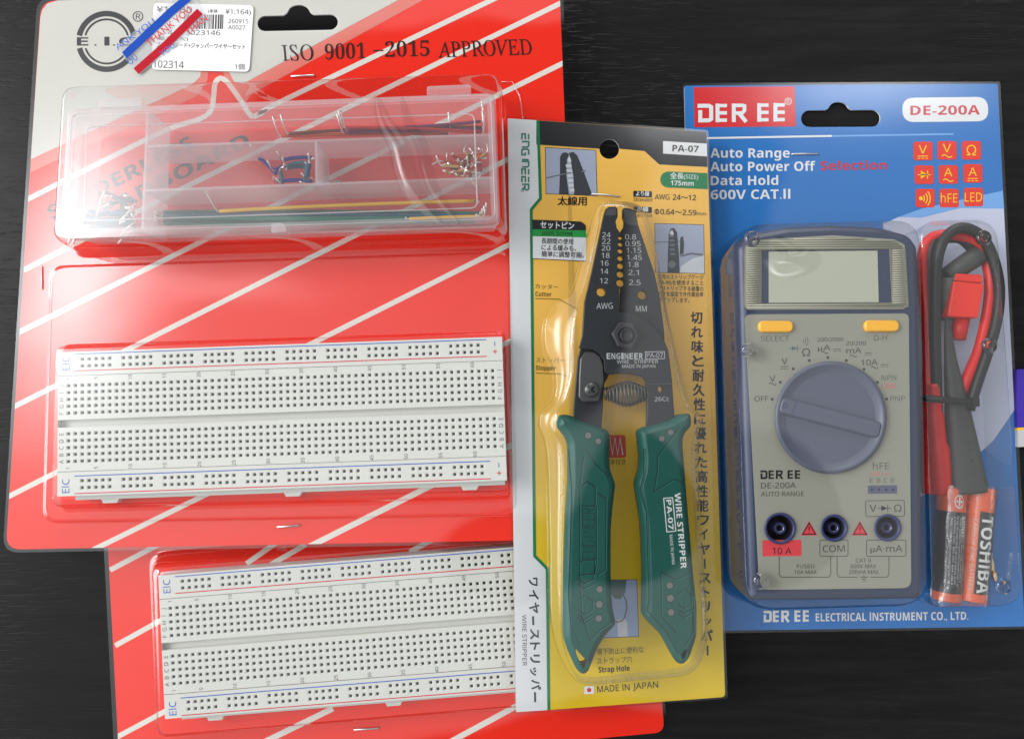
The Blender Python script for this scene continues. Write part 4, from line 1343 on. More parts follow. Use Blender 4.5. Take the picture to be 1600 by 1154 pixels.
mb.box(P(1515, 635, Z(15)), (2.6 * MM, 0, 0), (0, 3.4 * MM, 0), (0, 0, 2 * MM), m_blk)
tag(mb.build('cable_tie', None, P(1480, 625, Z(8))), 'thin black tie wound round the test leads', 'cable tie')

# ------------------------------------------------------------------ batteries
m_or = K('battery_orange', srgb(226, 92, 44), 0.28, 0.5, coat=.2)
m_bb = K('battery_black', (0.02, 0.02, 0.021), 0.3, 0.5, coat=.2)
m_bw = K('battery_print', (0.72, 0.72, 0.70), 0.5, 0.15)
m_bcream = K('battery_cream', (0.62, 0.45, 0.33), 0.4, 0.4)
def battery(a, b, z, label, first):
    t = thing('battery', label, 'battery', P((a[0] + b[0]) / 2, (a[1] + b[1]) / 2, S4), 'two small batteries in shrink film')
    A, B = P(*a, Z(z)), P(*b, Z(z))
    ax = (B - A); L_ = ax.length; ax = ax.normalized()
    sx = Vector((-ax.y, ax.x, 0)).normalized()      # points right in the photo
    up = Vector((0, 0, 1))
    R_ = 5.2 * MM
    def cyl(s, ang, r=R_):                           # s along (0 top .. 1 bottom), ang from straight up, + to the right
        return A + ax * (L_ * s) + (sx * math.sin(ang) + up * math.cos(ang)) * r
    mb = MB()
    N = 40
    bands = [(0.0, .20), (.20, .93), (.93, 1.0)]
    for s0, s1 in bands:
        for k in range(N):
            a0, a1 = -math.pi + 2 * math.pi * k / N, -math.pi + 2 * math.pi * (k + 1) / N
            mid_ = (a0 + a1) / 2
            if first: m = m_or if s0 != .20 else m_bb
            else: m = m_bb if (s0 == .20 and mid_ > -.42 and mid_ < .93) else m_or
            q = mb.add([cyl(s0, a0), cyl(s0, a1), cyl(s1, a1), cyl(s1, a0)])
            mb.face([q, q + 3, q + 2, q + 1], m, True)
    for s_, ins in ((0.0, -1), (1.0, 1)):
        ring_ = [cyl(s_, -math.pi + 2 * math.pi * k / N) for k in range(N)]
        rim = [cyl(s_ + ins * .012, -math.pi + 2 * math.pi * k / N, R_ * .88) for k in range(N)]
        b0 = mb.add(ring_); b1 = mb.add(rim)
        for k in range(N):
            l = (k + 1) % N
            mb.face([b0 + k, b0 + l, b1 + l, b1 + k], m_or, True)
        mb.face([b1 + k for k in range(N)], m_steel)
    Rt = R_ + .06 * MM
    def fm(s0, s1, ang, cap):                        # writing runs down the cell, letter tops to the right
        def f(x, y):
            return cyl(s0 + (s1 - s0) * x, ang + (-y) * cap, Rt)
        return f
    if first:
        rx = random.Random(11)
        for i_, an in enumerate((-.75, -.50, -.28, -.1, .12, .34, .56, .78, .98)):
            body = ('DO NOT RECHARGE SHORT CIRCUIT OR DISPOSE IN FIRE', 'INSERT CORRECTLY MAY EXPLODE OR LEAK 1.5V', 'CARBON ZINC R03 SIZE AAA UM-4')[i_ % 3]
            mb.text(body, (0, 0), (1, 0), 1, m_bw, fmap=fm(.23 + rx.uniform(0, .03), .80 + rx.uniform(0, .08), an, .13))
        mb.text('BATTERY', (0, 0), (1, 0), 1, m_bw, bold=.03, fmap=fm(.24, .42, .28, .30))
        pc = [(math.cos(k * math.pi / 10), math.sin(k * math.pi / 10)) for k in range(21)]
        rr1 = [cyl(.105 + .062 * c, .02 + .34 * s, Rt) for c, s in pc[:-1]]; rr2 = [cyl(.105 + .05 * c, .02 + .27 * s, Rt) for c, s in pc[:-1]]
        q = mb.add(rr1 + rr2)
        for k in range(20):
            l = (k + 1) % 20
            mb.face([q + k, q + l, q + 20 + l, q + 20 + k], m_bw)
        for s0, s1, a0, a1 in ((.065, .145, -.03, .07), (.095, .115, -.19, .23)):
            q = mb.add([cyl(s0, a0, Rt + .02 * MM), cyl(s0, a1, Rt + .02 * MM), cyl(s1, a1, Rt + .02 * MM), cyl(s1, a0, Rt + .02 * MM)]); mb.face([q, q + 3, q + 2, q + 1], m_bw)
    else:
        mb.text('TOSHIBA', (0, 0), (1, 0), 1, m_bw, bold=.035, fmap=fm(.235, .92, -.30, .92))
        mb.text('CARBON ZINC BATTERY', (0, 0), (1, 0), 1, m_bcream, bold=.01, fmap=fm(.27, .91, -.86, .30))
    mb.build('cell', t)
    mb = MB()
    mb.tube([A - ax * .0 * MM, A - ax * 1.3 * MM], 1.9 * MM, m_steel, 16)
    mb.build('terminal', t)
    return cyl
c1_ = battery((1487, 763, ), (1478, 935), 6.4, 'orange and black battery with fine print, next to the multimeter', True)
c2_ = battery((1532, 763), (1518, 936), 6.6, 'orange battery with large white letters on a black band', False)
mb = MB()
# shrink film: one wrinkled sleeve round both cells
ns, na = 26, 44
gr_ = []
rf = random.Random(5)
for i in range(ns + 1):
    s_ = -.03 + 1.06 * i / ns
    row = []
    for k in range(na):
        u = k / na
        if u < .25:   q = c2_(s_, u / .25 * math.pi * .5, 5.55 * MM)
        elif u < .5:  q = c2_(s_, math.pi * .5 + (u - .25) / .25 * math.pi * .5, 5.55 * MM)
        elif u < .75: q = c1_(s_, -math.pi + (u - .5) / .25 * math.pi * .5, 5.55 * MM)
        else:         q = c1_(s_, -math.pi * .5 + (u - .75) / .25 * math.pi * .5, 5.55 * MM)
        row.append(q + Vector((rf.uniform(-.12, .12), rf.uniform(-.1, .1), rf.uniform(-.05, .22))) * MM)
    gr_.append(row)
b0 = mb.add([p for r_ in gr_ for p in r_])
for i in range(ns):
    for k in range(na):
        l = (k + 1) % na
        mb.face([b0 + i * na + k, b0 + i * na + l, b0 + (i + 1) * na + l, b0 + (i + 1) * na + k], m_film, True)
tag(mb.build('shrink_film', None, P(1505, 850, S4)), 'wrinkled clear film wrapped round the two orange batteries', 'film')

# ================================================================== wire stripper pack
pk3 = thing('stripper_pack', 'yellow pack in the middle holding green handled wire strippers', 'blister pack', P(965, 650, S3), None)
def yellow_card():
    m = principled('print_amber', srgb(226, 172, 50), 0.35, 0.4)
    t = NT(m.node_tree)
    b = t.n.get('Principled BSDF')
    tcn = t.node('ShaderNodeTexCoord')
    sp = t.node('ShaderNodeSeparateXYZ')
    t.l.new(tcn.outputs['Object'], sp.inputs[0])
    f = t.sstep(sp.outputs[1], -0.07, 0.03)        # the printed ground runs from lemon at the foot to amber at the top
    t.l.new(t.mix(f, (*srgb(220, 186, 22), 1), (*srgb(240, 186, 82), 1)), b.inputs['Base Color'])
    return m
m_yc = yellow_card()
m_grn = K('print_green', srgb(22, 122, 74), 0.5, 0.15, mottled=.35, mscale=900)
m_grn2 = K('print_leaf_green', srgb(40, 150, 70), 0.5, 0.15)
m_logog = K('print_logo_green', srgb(70, 128, 112), 0.5, 0.15)
m_silver = K('print_silver', (0.69, 0.70, 0.72), 0.5, 0.15)
m_char = K('print_charcoal', (0.022, 0.023, 0.026), 0.5, 0.15)
m_photo = K('print_photo_grey', (0.36, 0.40, 0.52), 0.5, 0.15, mottled=.08)
m_photo2 = K('print_photo_blue', (0.34, 0.42, 0.62), 0.5, 0.15)
m_ph_d = K('print_photo_dark', (0.05, 0.055, 0.065), 0.5, 0.15)
m_ph_m = K('print_photo_mid', (0.16, 0.17, 0.19), 0.5, 0.15)
m_ph_w = K('print_photo_white', (0.62, 0.64, 0.68), 0.5, 0.15)
m_olive = K('print_olive', (0.16, 0.11, 0.025), 0.5, 0.15)
mb = MB()
hole3 = circle(952, 233, 15.5, 26)
c3 = rpoly([(793, 185), (1104, 206), (1133, 1088), (806, 1112)], [5, 3, 6, 3], 3)
mb.prism(c3, S3, -.6 * MM, 0, m_yc, [hole3], m_edge)
s_, L1, L2, L3, L4 = S3, LAY, 2 * LAY, 3 * LAY, 4 * LAY
up_arc = arc(952, 233, 15.5, 182, 358, 14)
mb.poly([(838, 188.2), (1103.7, 206.2), (1105.3, 261), (1030, 257), (1007, 236)] + up_arc[::-1] + [(838, 226)], s_, L1, m_char)
strip_r = [(840, 188.2), (843.5, 310), (828, 327), (833.5, 869), (853, 888.5), (855.5, 1108.5)]
mb.poly([(793.4, 185.2)] + strip_r + [(806.2, 1111.6)], s_, L1, m_silver)
mb.stroke([(840.5, 188.2), (844.5, 310), (830, 327.5), (835.3, 868), (855, 888), (857.5, 1108.3)], 4.6, s_, L2, m_grn)
# the maker's name running down the white strip, wide futuristic capitals
def wide(word, x, y0, ch, gap, wid, lw, m, S, h):
    """letters turned a quarter clockwise: tops to the right, reading down; x = baseline, wid = letter height"""
    y = y0
    for k, c in enumerate(word):
        def q(u, v): return (x + v * wid, y + u * ch)
        st = []
        if c == 'E': st = [[(1, 1), (0, 1)], [(1, .5), (0, .5)], [(1, 0), (0, 0), (0, .62)]]
        if c == 'F': st = [[(1, 1), (0, 1)], [(1, .5), (.3, .5)], [(1, 0), (0, 0), (0, .36)]]
        if c == 'N': st = [[(0, 0), (0, 1), (.8, 1), (1, .8), (1, 0)]]
        if c == 'G': st = [[(1, 1), (.15, 1), (0, .85), (0, .15), (.15, 0), (1, 0), (1, .5), (.55, .5)]]
        if c == 'I': st = [[(.5, 0), (.5, 1)]]
        if c == 'R': st = [[(0, 0), (0, 1), (.85, 1), (1, .85), (1, .6), (.85, .45), (.2, .45)], [(.45, .45), (1, 0)]]
        for l in st:
            mb.stroke([q(u, v) for u, v in l], lw, S, h + (k % 2) * .004 * MM, m)
        y += (ch * .45 if c == 'I' else ch) + gap
    return y
wide('ENGINEER', 815.5, 209.5, 8.6, 3.3, 10.5, 2.6, m_logog, s_, L2)
mb.stroke(circle(816.5, 297.5, 2, 12), .9, s_, L2, m_logog, True)
# small photograph of the jaws, top left
mb.poly([(851.5, 230), (931.5, 234.5), (933.5, 306.5), (852.7, 303)], s_, L1, m_ink)
mb.poly([(852.5, 231), (930.7, 235.3), (932.5, 305.7), (853.5, 302.2)], s_, L2, m_photo)
mb.poly([(875, 246), (878, 239.5), (884, 238), (889, 241), (886, 250), (885, 275), (889, 304), (873.5, 303.2), (875, 270)], s_, L3, m_ph_d)
mb.poly([(889, 239), (896, 237.5), (902, 243), (912, 268), (925, 303), (920, 305.5), (897, 304.5), (896, 275), (892, 252)], s_, L3, m_ph_d)
for k in range(6):
    mb.poly([(883.5 + k * 1.1, 257 + k * 7.6), (892.5 + k * .9, 256.5 + k * 7.6), (893 + k * .9, 261.5 + k * 7.6), (885 + k * 1.1, 262 + k * 7.6)], s_, L4, m_ph_w)
mb.poly([(886, 250), (890, 244), (893, 252), (889, 255)], s_, L4, m_ph_w)
mb.stroke([(853.5, 278), (892, 269.5)], 1.8, s_, L4, m_ph_m); mb.stroke([(908, 268.5), (915, 267)], 2, s_, L4, m_ph_m)
mb.text('太線用', (871, 320.5), (917, 321), 13, m_ink, s_, L2, .022)
mb.poly([(1036, 220.5), (1104.3, 224.5), (1104.8, 244.5), (1036, 240)], s_, L3, m_wht)
mb.text('PA-07', (1050.5, 236.5), (1091.5, 238), 10, m_ink, s_, L4, .02)
pill = arc(1044, 280.5, 12.5, 90, 270, 8)
mb.poly(pill + [(1105.4, 270.5), (1106, 295.5)], s_, L2, m_grn)
mb.text('全長', (1047, 279.5), (1068, 280), 9.5, m_wht, s_, L3, .02); mb.text('(SIZE)', (1068.5, 279), (1091, 280), 6.5, m_wht, s_, L3, .012)
mb.text('175mm', (1048, 289.5), (1084, 290.5), 7.5, m_wht, s_, L3, .022)
for (y0, t1, t2, t3) in ((298, 'より線', 'Stranded', 'AWG 24〜12'), (322.5, '単線', 'Solid wire', '0.64〜2.59mm')):
    mb.poly(rpoly([(989.5, y0), (1018.5, y0 + 1), (1018.5, y0 + 10.5), (989.5, y0 + 9.5)], 1.5, 2), s_, L2, m_char)
    mb.text(t1, (993.5 if t1 != '単線' else 995, y0 + 8), (1014.5 if t1 != '単線' else 1013, y0 + 8.6), 7.5, m_wht, s_, L3, .02)
    mb.text(t2, (989.8, y0 + 16.3), (1019, y0 + 17), 5.6, m_ink, s_, L2, .012)
mb.text('AWG', (1023, 311.5), (1046, 312), 8.2, m_ink, s_, L2, .012); mb.text('24〜12', (1051, 312.3), (1087.5, 313), 8.2, m_ink, s_, L2, .012)
mb.stroke(circle(1026.3, 330.6, 3.2, 16), 1.4, s_, L2, m_ink, True); mb.stroke([(1026.5, 326), (1026.2, 335.2)], 1.4, s_, L3, m_ink)
mb.text('0.64〜2.59', (1031.5, 334.8), (1088, 336.5), 8.2, m_ink, s_, L2, .012); mb.text('mm', (1089, 336.4), (1103, 336.8), 5.5, m_ink, s_, L2, .012)
# joint screw box
mb.poly(rpoly([(831.5, 343), (908, 346), (915.5, 352), (915.5, 360), (831.7, 358)], [0.5, 3, 4, .5, .5], 3), s_, L3, m_char)
mb.poly([(831.7, 357.5), (915.5, 359.5), (916, 371.5), (832, 369)], s_, L2, m_grn2)
mb.poly([(832, 369), (916, 371), (915.5, 408), (832.5, 403.8)], s_, L2, m_wht); mb.stroke([(832.5, 404), (915.5, 408)], 1, s_, L3, m_ink)
mb.text('セットピン', (844, 356.5), (897, 358.5), 11, m_wht, s_, L4, .022)
mb.text('Joint Screw', (846, 367), (894.5, 368), 7, m_char, s_, L4, .006)
for k, (tx, x1) in enumerate((('長期間の使用', 895.5), ('による緩みも、', 900), ('簡単に調整可能。', 912))):
    mb.text(tx, (846, 380.5 + k * 10.3), (x1, 382 + k * 10.4), 8.6, m_ink, s_, L4, .008)
# cutter / stopper callouts
mb.text('カッター', (836, 451), (872, 452.3), 7.6, m_olive, s_, L2); mb.text('Cutter', (836.3, 462.5), (861.5, 463.5), 7.2, m_olive, s_, L2, .03)
mb.stroke([(836, 466.2), (874, 467.3), (903, 484)], 1.1, s_, L2, m_olive)
mb.text('ストッパー', (837, 566), (882, 567), 7.6, m_olive, s_, L2); mb.text('Stopper', (837, 577.8), (868.5, 578.8), 7.2, m_olive, s_, L2, .03)
mb.stroke([(837.5, 582.6), (876, 584), (886, 588)], 1.1, s_, L2, m_olive)
# right-hand photograph with caption
mb.poly([(1022.7, 348.7), (1100, 350.8), (1101.3, 427.8), (1023.5, 426)], s_, L1, m_ink)
mb.poly([(1023.5, 349.5), (1099.3, 351.6), (1100.5, 427), (1024.3, 425.2)], s_, L2, m_photo)
mb.poly([(1048, 357), (1053, 356), (1058, 363), (1061, 400), (1062, 426), (1043, 425.7), (1043.5, 395), (1045, 365)], s_, L3, m_ph_d)
mb.poly([(1063, 371), (1067, 369), (1069, 380), (1068, 396), (1062, 398)], s_, L3, m_ph_d)
for k in range(5): mb.poly([(1046 + k * .2, 367 + k * 7), (1053 + k * .4, 367 + k * 7), (1053 + k * .4, 370.5 + k * 7), (1046 + k * .2, 370.5 + k * 7)], s_, L4, m_ph_m)
mb.poly(circle(1050, 413, 6, 14), s_, L4, m_ph_m); mb.poly([(1046, 364), (1050, 359), (1053, 365), (1050, 369)], s_, L4, m_ph_w)
mb.stroke([(1063, 400), (1080, 396), (1098, 398)], 3.2, s_, L3, m_ph_m); mb.stroke([(1024.5, 378.5), (1046, 377.5), (1066, 377)], .8, s_, L4, m_ph_d)
mb.poly([(1062, 426), (1064, 416), (1082, 404), (1100.3, 399), (1100.5, 427)], s_, L3, m_ph_w)
for k, (tx, x0) in enumerate((('別売のストリップゲージ', 1027.5), ('(PA-90)を使用すること', 1027.5), ('でストリップする被覆の', 1028), ('長さを設定でき作業効率', 1028), ('がアップします。', 1028.5))):
    x1 = 1099 if k < 4 else 1077
    mb.text(tx, (x0, 435.8 + k * 8.9), (x1, 437 + k * 9), 7.4, m_ink, s_, L2, .010)
# tall slogan column, upright characters one under another
for k, ch in enumerate('切れ味と耐久性に優れた高性能ワイヤーストリッパー'):
    f = k / 23.0
    x, y = 1088 + 17 * f, 496.8 + 518.5 * f
    sz = 9.2
    if ch == 'ー':
        mb.stroke([(x + .5, y - 7.5), (x + .8, y + 8)], 2.7, s_, L2, m_ink)
    elif ch == 'ッ':
        mb.text(ch, (x - 4.5, y + 5), (x + 8, y + 5.3), 13, m_ink, s_, L2, .03)
    elif ch == 'イ' or ch == 'リ' or ch == 'ト':
        mb.text(ch, (x - 6.5, y + 8), (x + 6.5, y + 8.3), 17.5, m_ink, s_, L2, .028)
    else:
        mb.text(ch, (x - sz, y + 8.3), (x + sz, y + 8.8), 17.8, m_ink, s_, L2, .028)
# product name turned a quarter clockwise on the white strip
m_dkgrey = K('ink_dark_grey', (0.05, 0.05, 0.055), 0.5, 0.15)
for ch, y0, y1, cap, dx in (('ワ', 902, 915, 15.5, 0), ('イ', 921, 936, 15.5, .5), ('ヤ', 940.5, 957.5, 16, .8), ('ー', 962, 976, 5, 5), ('ス', 982, 998, 15.5, 2), ('ト', 1003, 1015, 16, 2), ('リ', 1022, 1035, 16, 2.2), ('ッ', 1042, 1055, 12.5, 2.6), ('パ', 1061, 1077, 15.5, 3.6), ('ー', 1080.5, 1096, 5, 9)):
    if ch == 'ー':
        mb.stroke([(829 + dx * .75, y0), (829.5 + dx * .75, y1)], 3.2, s_, L2, m_dkgrey)
    else:
        mb.text(ch, (825.5 + dx, y0), (825.8 + dx, y1), cap, m_dkgrey, s_, L2, .03)
mb.text('WIRE STRIPPER', (815.5, 960), (816.5, 1039.5), 6.8, m_inkg, s_, L2, .008)
mb.poly([(912.7, 1072), (928, 1070.8), (928.4, 1082.8), (913, 1083.6)], s_, L2, m_wht); mb.poly(circle(920.5, 1077.2, 3.4, 16), s_, L3, m_redink)
mb.text('MADE', (933.5, 1081.2), (967.5, 1078.6), 10, m_ink, s_, L2, .006); mb.text('IN', (973, 1078.3), (984, 1077.5), 10, m_ink, s_, L2, .006); mb.text('JAPAN', (989, 1076.5), (1028.5, 1073.5), 10, m_ink, s_, L2, .006)
# strap hole photo and caption
mb.poly([(935, 905.5), (995.5, 904.5), (998.5, 994), (936, 996.5)], s_, L1, m_ink)
mb.poly([(936, 906.3), (994.7, 905.3), (997.6, 993.3), (937, 995.6)], s_, L2, m_photo2)
mb.poly([(945, 906.3), (979, 905.8), (977, 925), (969, 936), (960, 934), (950, 920)], s_, L3, K('print_photo_teal', (0.10, 0.17, 0.16), 0.5, 0.15))
mb.stroke([(970, 924), (978, 936), (979.5, 950), (976, 964), (971, 970), (962, 971)], 2.2, s_, L4, m_ph_m)
mb.poly([(964, 968), (976, 964), (980, 972), (981, 993.5), (966, 994.2)], s_, L4, m_ph_w)
mb.text('落下防止に便利な', (932.5, 1022.5), (1006, 1019), 9.6, m_olive, s_, L2, .006); mb.text('ストラップ穴', (933, 1037), (988, 1034), 9.4, m_olive, s_, L2, .006)
mb.text('Strap Hole', (935.5, 1050), (984, 1047), 8.6, m_ink, s_, L2, .022)
# spring badge
m_badge = K('print_badge_red', srgb(214, 84, 70), 0.5, 0.15)
mb.poly(rpoly([(946, 679), (977, 679.5), (978.5, 714.5), (947.5, 714.5)], 4, 3), s_, L2, m_badge)
mb.stroke([(948, 712), (953, 684), (957, 710), (961, 684), (965, 710), (969, 684), (973, 710)], 2.2, s_, L3, m_wht)
mb.text('バネ付き', (945, 726), (977.5, 725.5), 8.5, m_olive, s_, L2, .006)
o = mb.build('backing_card', pk3)
staple(pk3, (924, 302.5), (968, 306.5), S3, .7 * MM)

# clear shell following the pliers
outer = [(936, 318), (1000, 323), (1014, 350), (1030, 425), (1040, 490), (1056, 560), (1068, 610), (1076, 636), (1094, 646), (1098, 668), (1086, 690), (1090, 780), (1098, 900), (1103, 960), (1102, 1005), (1086, 1040), (1062, 1052), (990, 1056), (912, 1068), (888, 1052), (866, 1010), (856, 960), (856, 860), (853, 730), (850, 690), (838, 668), (840, 640), (862, 628), (866, 600), (862, 575), (847, 550), (846, 500), (862, 476), (884, 468), (896, 430), (918, 360), (926, 330)]
inner = [(942, 320), (996, 325), (1008, 350), (1026, 425), (1036, 490), (1050, 560), (1060, 610), (1070, 638), (1086, 646), (1090, 664), (1078, 686), (1082, 780), (1092, 900), (1096, 958), (1096, 1000), (1080, 1034), (1060, 1045), (990, 1050), (912, 1060), (893, 1046), (878, 1010), (872, 960), (872, 860), (876, 730), (872, 692), (862, 668), (866, 645), (876, 632), (886, 600), (890, 575), (888, 550), (892, 500), (900, 476), (906, 460), (916, 425), (930, 360), (935, 330)]
def densify(pl, n=220):
    # keep vertex correspondence between the two outlines: subdivide edge by edge
    per = max(1, n // len(pl)); out = []
    for i in range(len(pl)):
        a, b = pl[i], pl[(i + 1) % len(pl)]
        for k in range(per):
            u = k / per
            out.append((a[0] + (b[0] - a[0]) * u, a[1] + (b[1] - a[1]) * u))
    return smooth2(out, 6)
o_b = [P(x, y, S3, .45 * MM) for x, y in densify(outer)]
o_t = [Vector((p.x, p.y, p.z + 6.5 * MM)) for p in inset(o_b, 1.1 * MM, S3.gx)]
i_b = [P(x, y, S3, 7.0 * MM) for x, y in densify(inner)]
i_t = [Vector((p.x, p.y, p.z + 9.6 * MM)) for p in inset(i_b, .9 * MM, S3.gx)]
mb = MB()
mb.loft([lerp_ring(o_b, o_t, a, z) for a, z in WALL] + [lerp_ring(i_b, i_t, a, z) for a, z in WALL], m_clear)
fl3 = [P(x, y, S3, .45 * MM) for x, y in rpoly([(790, 182), (1107, 203), (1137, 1091), (803, 1115)], 5, 3)]
mb.world_poly(fl3, m_clear, [o_b, [P(x, y, S3, .45 * MM) for x, y in hole3]])
mb.walls(fl3, -.9 * MM, m_clear)
mb.build('clear_shell', pk3)

# ------------------------------------------------------------------ wire strippers
m_bl = K('oxide_black', (0.020, 0.023, 0.028), 0.42, 0.35)
m_bl2 = K('oxide_worn', (0.075, 0.076, 0.078), 0.36, 0.5, metal=.3)
m_spr = K('spring_steel', (0.055, 0.055, 0.052), 0.3, 0.5, metal=.2)
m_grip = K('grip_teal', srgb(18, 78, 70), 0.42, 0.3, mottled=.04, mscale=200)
m_grip2 = K('grip_groove_highlight', srgb(34, 112, 104), 0.45, 0.45)  # painted highlight, drawn as a pale line beside each groove
m_gripd = K('grip_groove_shade', srgb(8, 44, 42), 0.5, 0.4)  # shade of the moulded grooves, painted as flat dark strokes
m_pin = K('moulding_pin', (0.13, 0.14, 0.135), 0.45, 0.4)
m_mark = K('laser_mark', (0.42, 0.43, 0.44), 0.5, 0.3)
ws = thing('wire_stripper', 'wire stripping pliers with black blades and dark green grips inside the yellow pack', 'wire stripper', P(975, 690, S3))
ny = [371, 381, 391.5, 403, 415, 428, 441.5]
nr = [3.2, 3.6, 4, 4.4, 4.9, 5.4, 6.0]
def jaw_edge(x, side):
    """inner edge of a jaw from the tip down with a half-round bite for each wire size"""
    out = []
    for y, r in zip(ny, nr):
        if side < 0: out += [(x + r * math.cos(math.radians(a)), y + r * math.sin(math.radians(a))) for a in (270, 240, 210, 180, 150, 120, 90)]
        else: out += [(x + r * math.cos(math.radians(a)), y + r * math.sin(math.radians(a))) for a in (-90, -60, -30, 0, 30, 60, 90)]
    return out
# back plate: right jaw and left arm
back = [(973, 326), (977, 324.5), (987, 326), (993.5, 330), (997, 350), (1023, 427), (1031, 465), (1038, 517), (1040, 560), (960, 570), (944, 600), (942, 640), (938, 690), (900, 690), (896, 640), (903, 560), (908, 540), (920, 500), (958, 505), (967.5, 486)] + jaw_edge(969.6, 1)[::-1] + [(969.2, 362), (974.5, 354), (975.5, 345), (973, 338)]
mb = MB()
mb.prism(back, S3, 6.2 * MM, 9.0 * MM, m_bl, [circle(1003.6, 460.5, 7, 20)], chamfer=.25 * MM)
mb.build('rear_blade', ws)
front = [(946, 327), (951, 323), (962, 322.5), (965, 326), (965.5, 338), (962, 346), (964, 356), (968.6, 363)] + jaw_edge(969.2, -1) + [(967.2, 452), (967.5, 487)] + [(980, 488.5), (997, 494), (1012, 503), (1024, 514), (1033, 525), (1040, 536), (1044, 545), (1049, 582), (1051, 605), (1057, 690), (1010, 690), (1011.5, 625), (1010, 596), (1004, 588), (985, 584), (965, 583), (950, 585), (945, 580), (943.5, 562), (936, 552), (926, 546), (914, 545), (905, 543), (910, 524), (913.5, 470), (924, 427), (943, 337)]
mb = MB()
mb.prism(front, S3, 9.15 * MM, 12.0 * MM, m_bl, [circle(939.4, 456, 7, 20), circle(1032, 607.5, 4, 14, 5)], chamfer=.25 * MM)
SFB = S3.up(12.0 * MM)
mb.poly([(948, 326), (962, 324.5), (963, 336), (946, 337)], SFB, LAY, m_bl2)
def wt(s, a, b, cap, bold=.0): mb.text(s, a, b, cap, m_mark, SFB, LAY, bold)
for s_2, x0, x1, y in (('24', 941, 954, 371), ('22', 940.5, 954, 381), ('20', 940, 953.5, 391.5), ('18', 940, 952.5, 403), ('16', 938.5, 951, 415), ('14', 938.5, 950.5, 427.8), ('12', 937.5, 950, 442.5)):
    wt(s_2, (x0, y), (x1, y), 8)
wt('AWG', (932, 482.5), (957.5, 482), 9)
wt('WIRE', (964, 567.8), (983, 567.6), 5.6); wt('STRIPPER', (991, 567.5), (1028.5, 567.3), 5.6); wt('MADE IN JAPAN', (972, 574.6), (1024, 574.2), 5)
x = 948
for k, c in enumerate('ENGINEER'):
    wt(c, (x, 561), (x + (4 if c == 'I' else 6), 560.8), 9.5, .03); x += 5.2 if c == 'I' else 7.6
mb.stroke([(1008.5, 549.5), (1038, 549), (1038.3, 560), (1008.5, 560.5)], 1, SFB, LAY, m_mark, True)
wt('PA-07', (1010.5, 558.5), (1036, 558), 7.2, .006)
wt('26Cc', (1023, 626.5), (1045.5, 626), 6.5)
# bent shoulder across the right arm
mb.stroke([(1010, 594), (1050, 597)], 10, SFB, .5 * MM, m_bl); mb.stroke([(1012, 600), (1051, 600)], 1, SFB, .55 * MM, m_bl2)
mb.build('front_blade', ws)
mb = MB()
SRB = S3.up(9.0 * MM)
for s_2, x0, x1, y in (('0.8', 976.5, 994, 374), ('0.95', 977, 1001, 384.5), ('1.15', 979, 1002, 395), ('1.45', 979.5, 1003, 406), ('1.8', 981, 998, 417), ('2.1', 981.5, 998, 429.5), ('2.5', 982.5, 1001, 445)):
    mb.text(s_2, (x0, y), (x1, y + .3), 8, m_mark, SRB, LAY)
mb.text('MM', (993.5, 486.5), (1010.5, 486.8), 9, m_mark, SRB, LAY)
mb.poly([(974, 327), (987, 328), (993, 332), (996, 352), (982, 351), (976, 346)], SRB, .02 * MM, m_bl2)
mb.build('size_marking', ws)
# pivot nut
m_nut = K('nut_steel', (0.045, 0.047, 0.052), 0.36, 0.5, metal=.2)
mb = MB()
mb.prism(rpoly([(956, 521), (968, 503), (990, 505), (999, 524), (988, 545), (966, 541)], 3, 3), SFB, 0, 2.4 * MM, m_nut, chamfer=.5 * MM)
SN = SFB.up(2.4 * MM)
rg = [P(x, y, SN, 0) for x, y in circle(979, 524, 10.5, 24)]
mb.loft([rg, [Vector((p.x, p.y, p.z + .6 * MM)) for p in inset(rg, .2 * MM)], [Vector((p.x, p.y, p.z + .7 * MM)) for p in inset(rg, .6 * MM)], [Vector((p.x, p.y, p.z - .6 * MM)) for p in inset(rg, 1.0 * MM)]], m_bl)
mb.stroke(circle(979, 524, 12.2, 28), 2.6, SN, .03 * MM, m_ink, True)
mb.poly(rpoly([(975, 520.5), (982.5, 520.5), (982.5, 528), (975, 528)], 1, 2), SN, -.5 * MM, m_ink)
mb.build('pivot_nut', ws)
# stopper lever with its screw
mb = MB()
mb.prism(rpoly([(907, 560), (915, 549), (928, 549), (938, 556), (943, 570), (944, 596), (940, 612), (936, 627), (911, 628), (904.5, 620), (905, 590)], [4, 5, 6, 5, 5, 6, 5, 4, 5, 4, 6], 3), S3, 9.2 * MM, 11.0 * MM, m_bl2, chamfer=.4 * MM)
mb.build('stopper_lever', ws)
mb = MB()
SS = S3.up(11.0 * MM)
rg = [P(x, y, SS, 0) for x, y in circle(924, 608.5, 12, 28)]
mb.loft([rg, [Vector((p.x, p.y, p.z + .9 * MM)) for p in inset(rg, .1 * MM)], [Vector((p.x, p.y, p.z + 1.5 * MM)) for p in inset(rg, .8 * MM)], [Vector((p.x, p.y, p.z + 1.7 * MM)) for p in inset(rg, 1.7 * MM)]], K('screw_steel', (.10, .10, .10), .3, .5, metal=.5))
for an in (40, 130):
    dx, dy = 7 * math.cos(math.radians(an)), 7 * math.sin(math.radians(an))
    mb.stroke([(924 - dx, 608.5 - dy), (924 + dx, 608.5 + dy)], 3, SS, 1.74 * MM + an * 1e-7, m_ink)
mb.build('stopper_screw', ws)
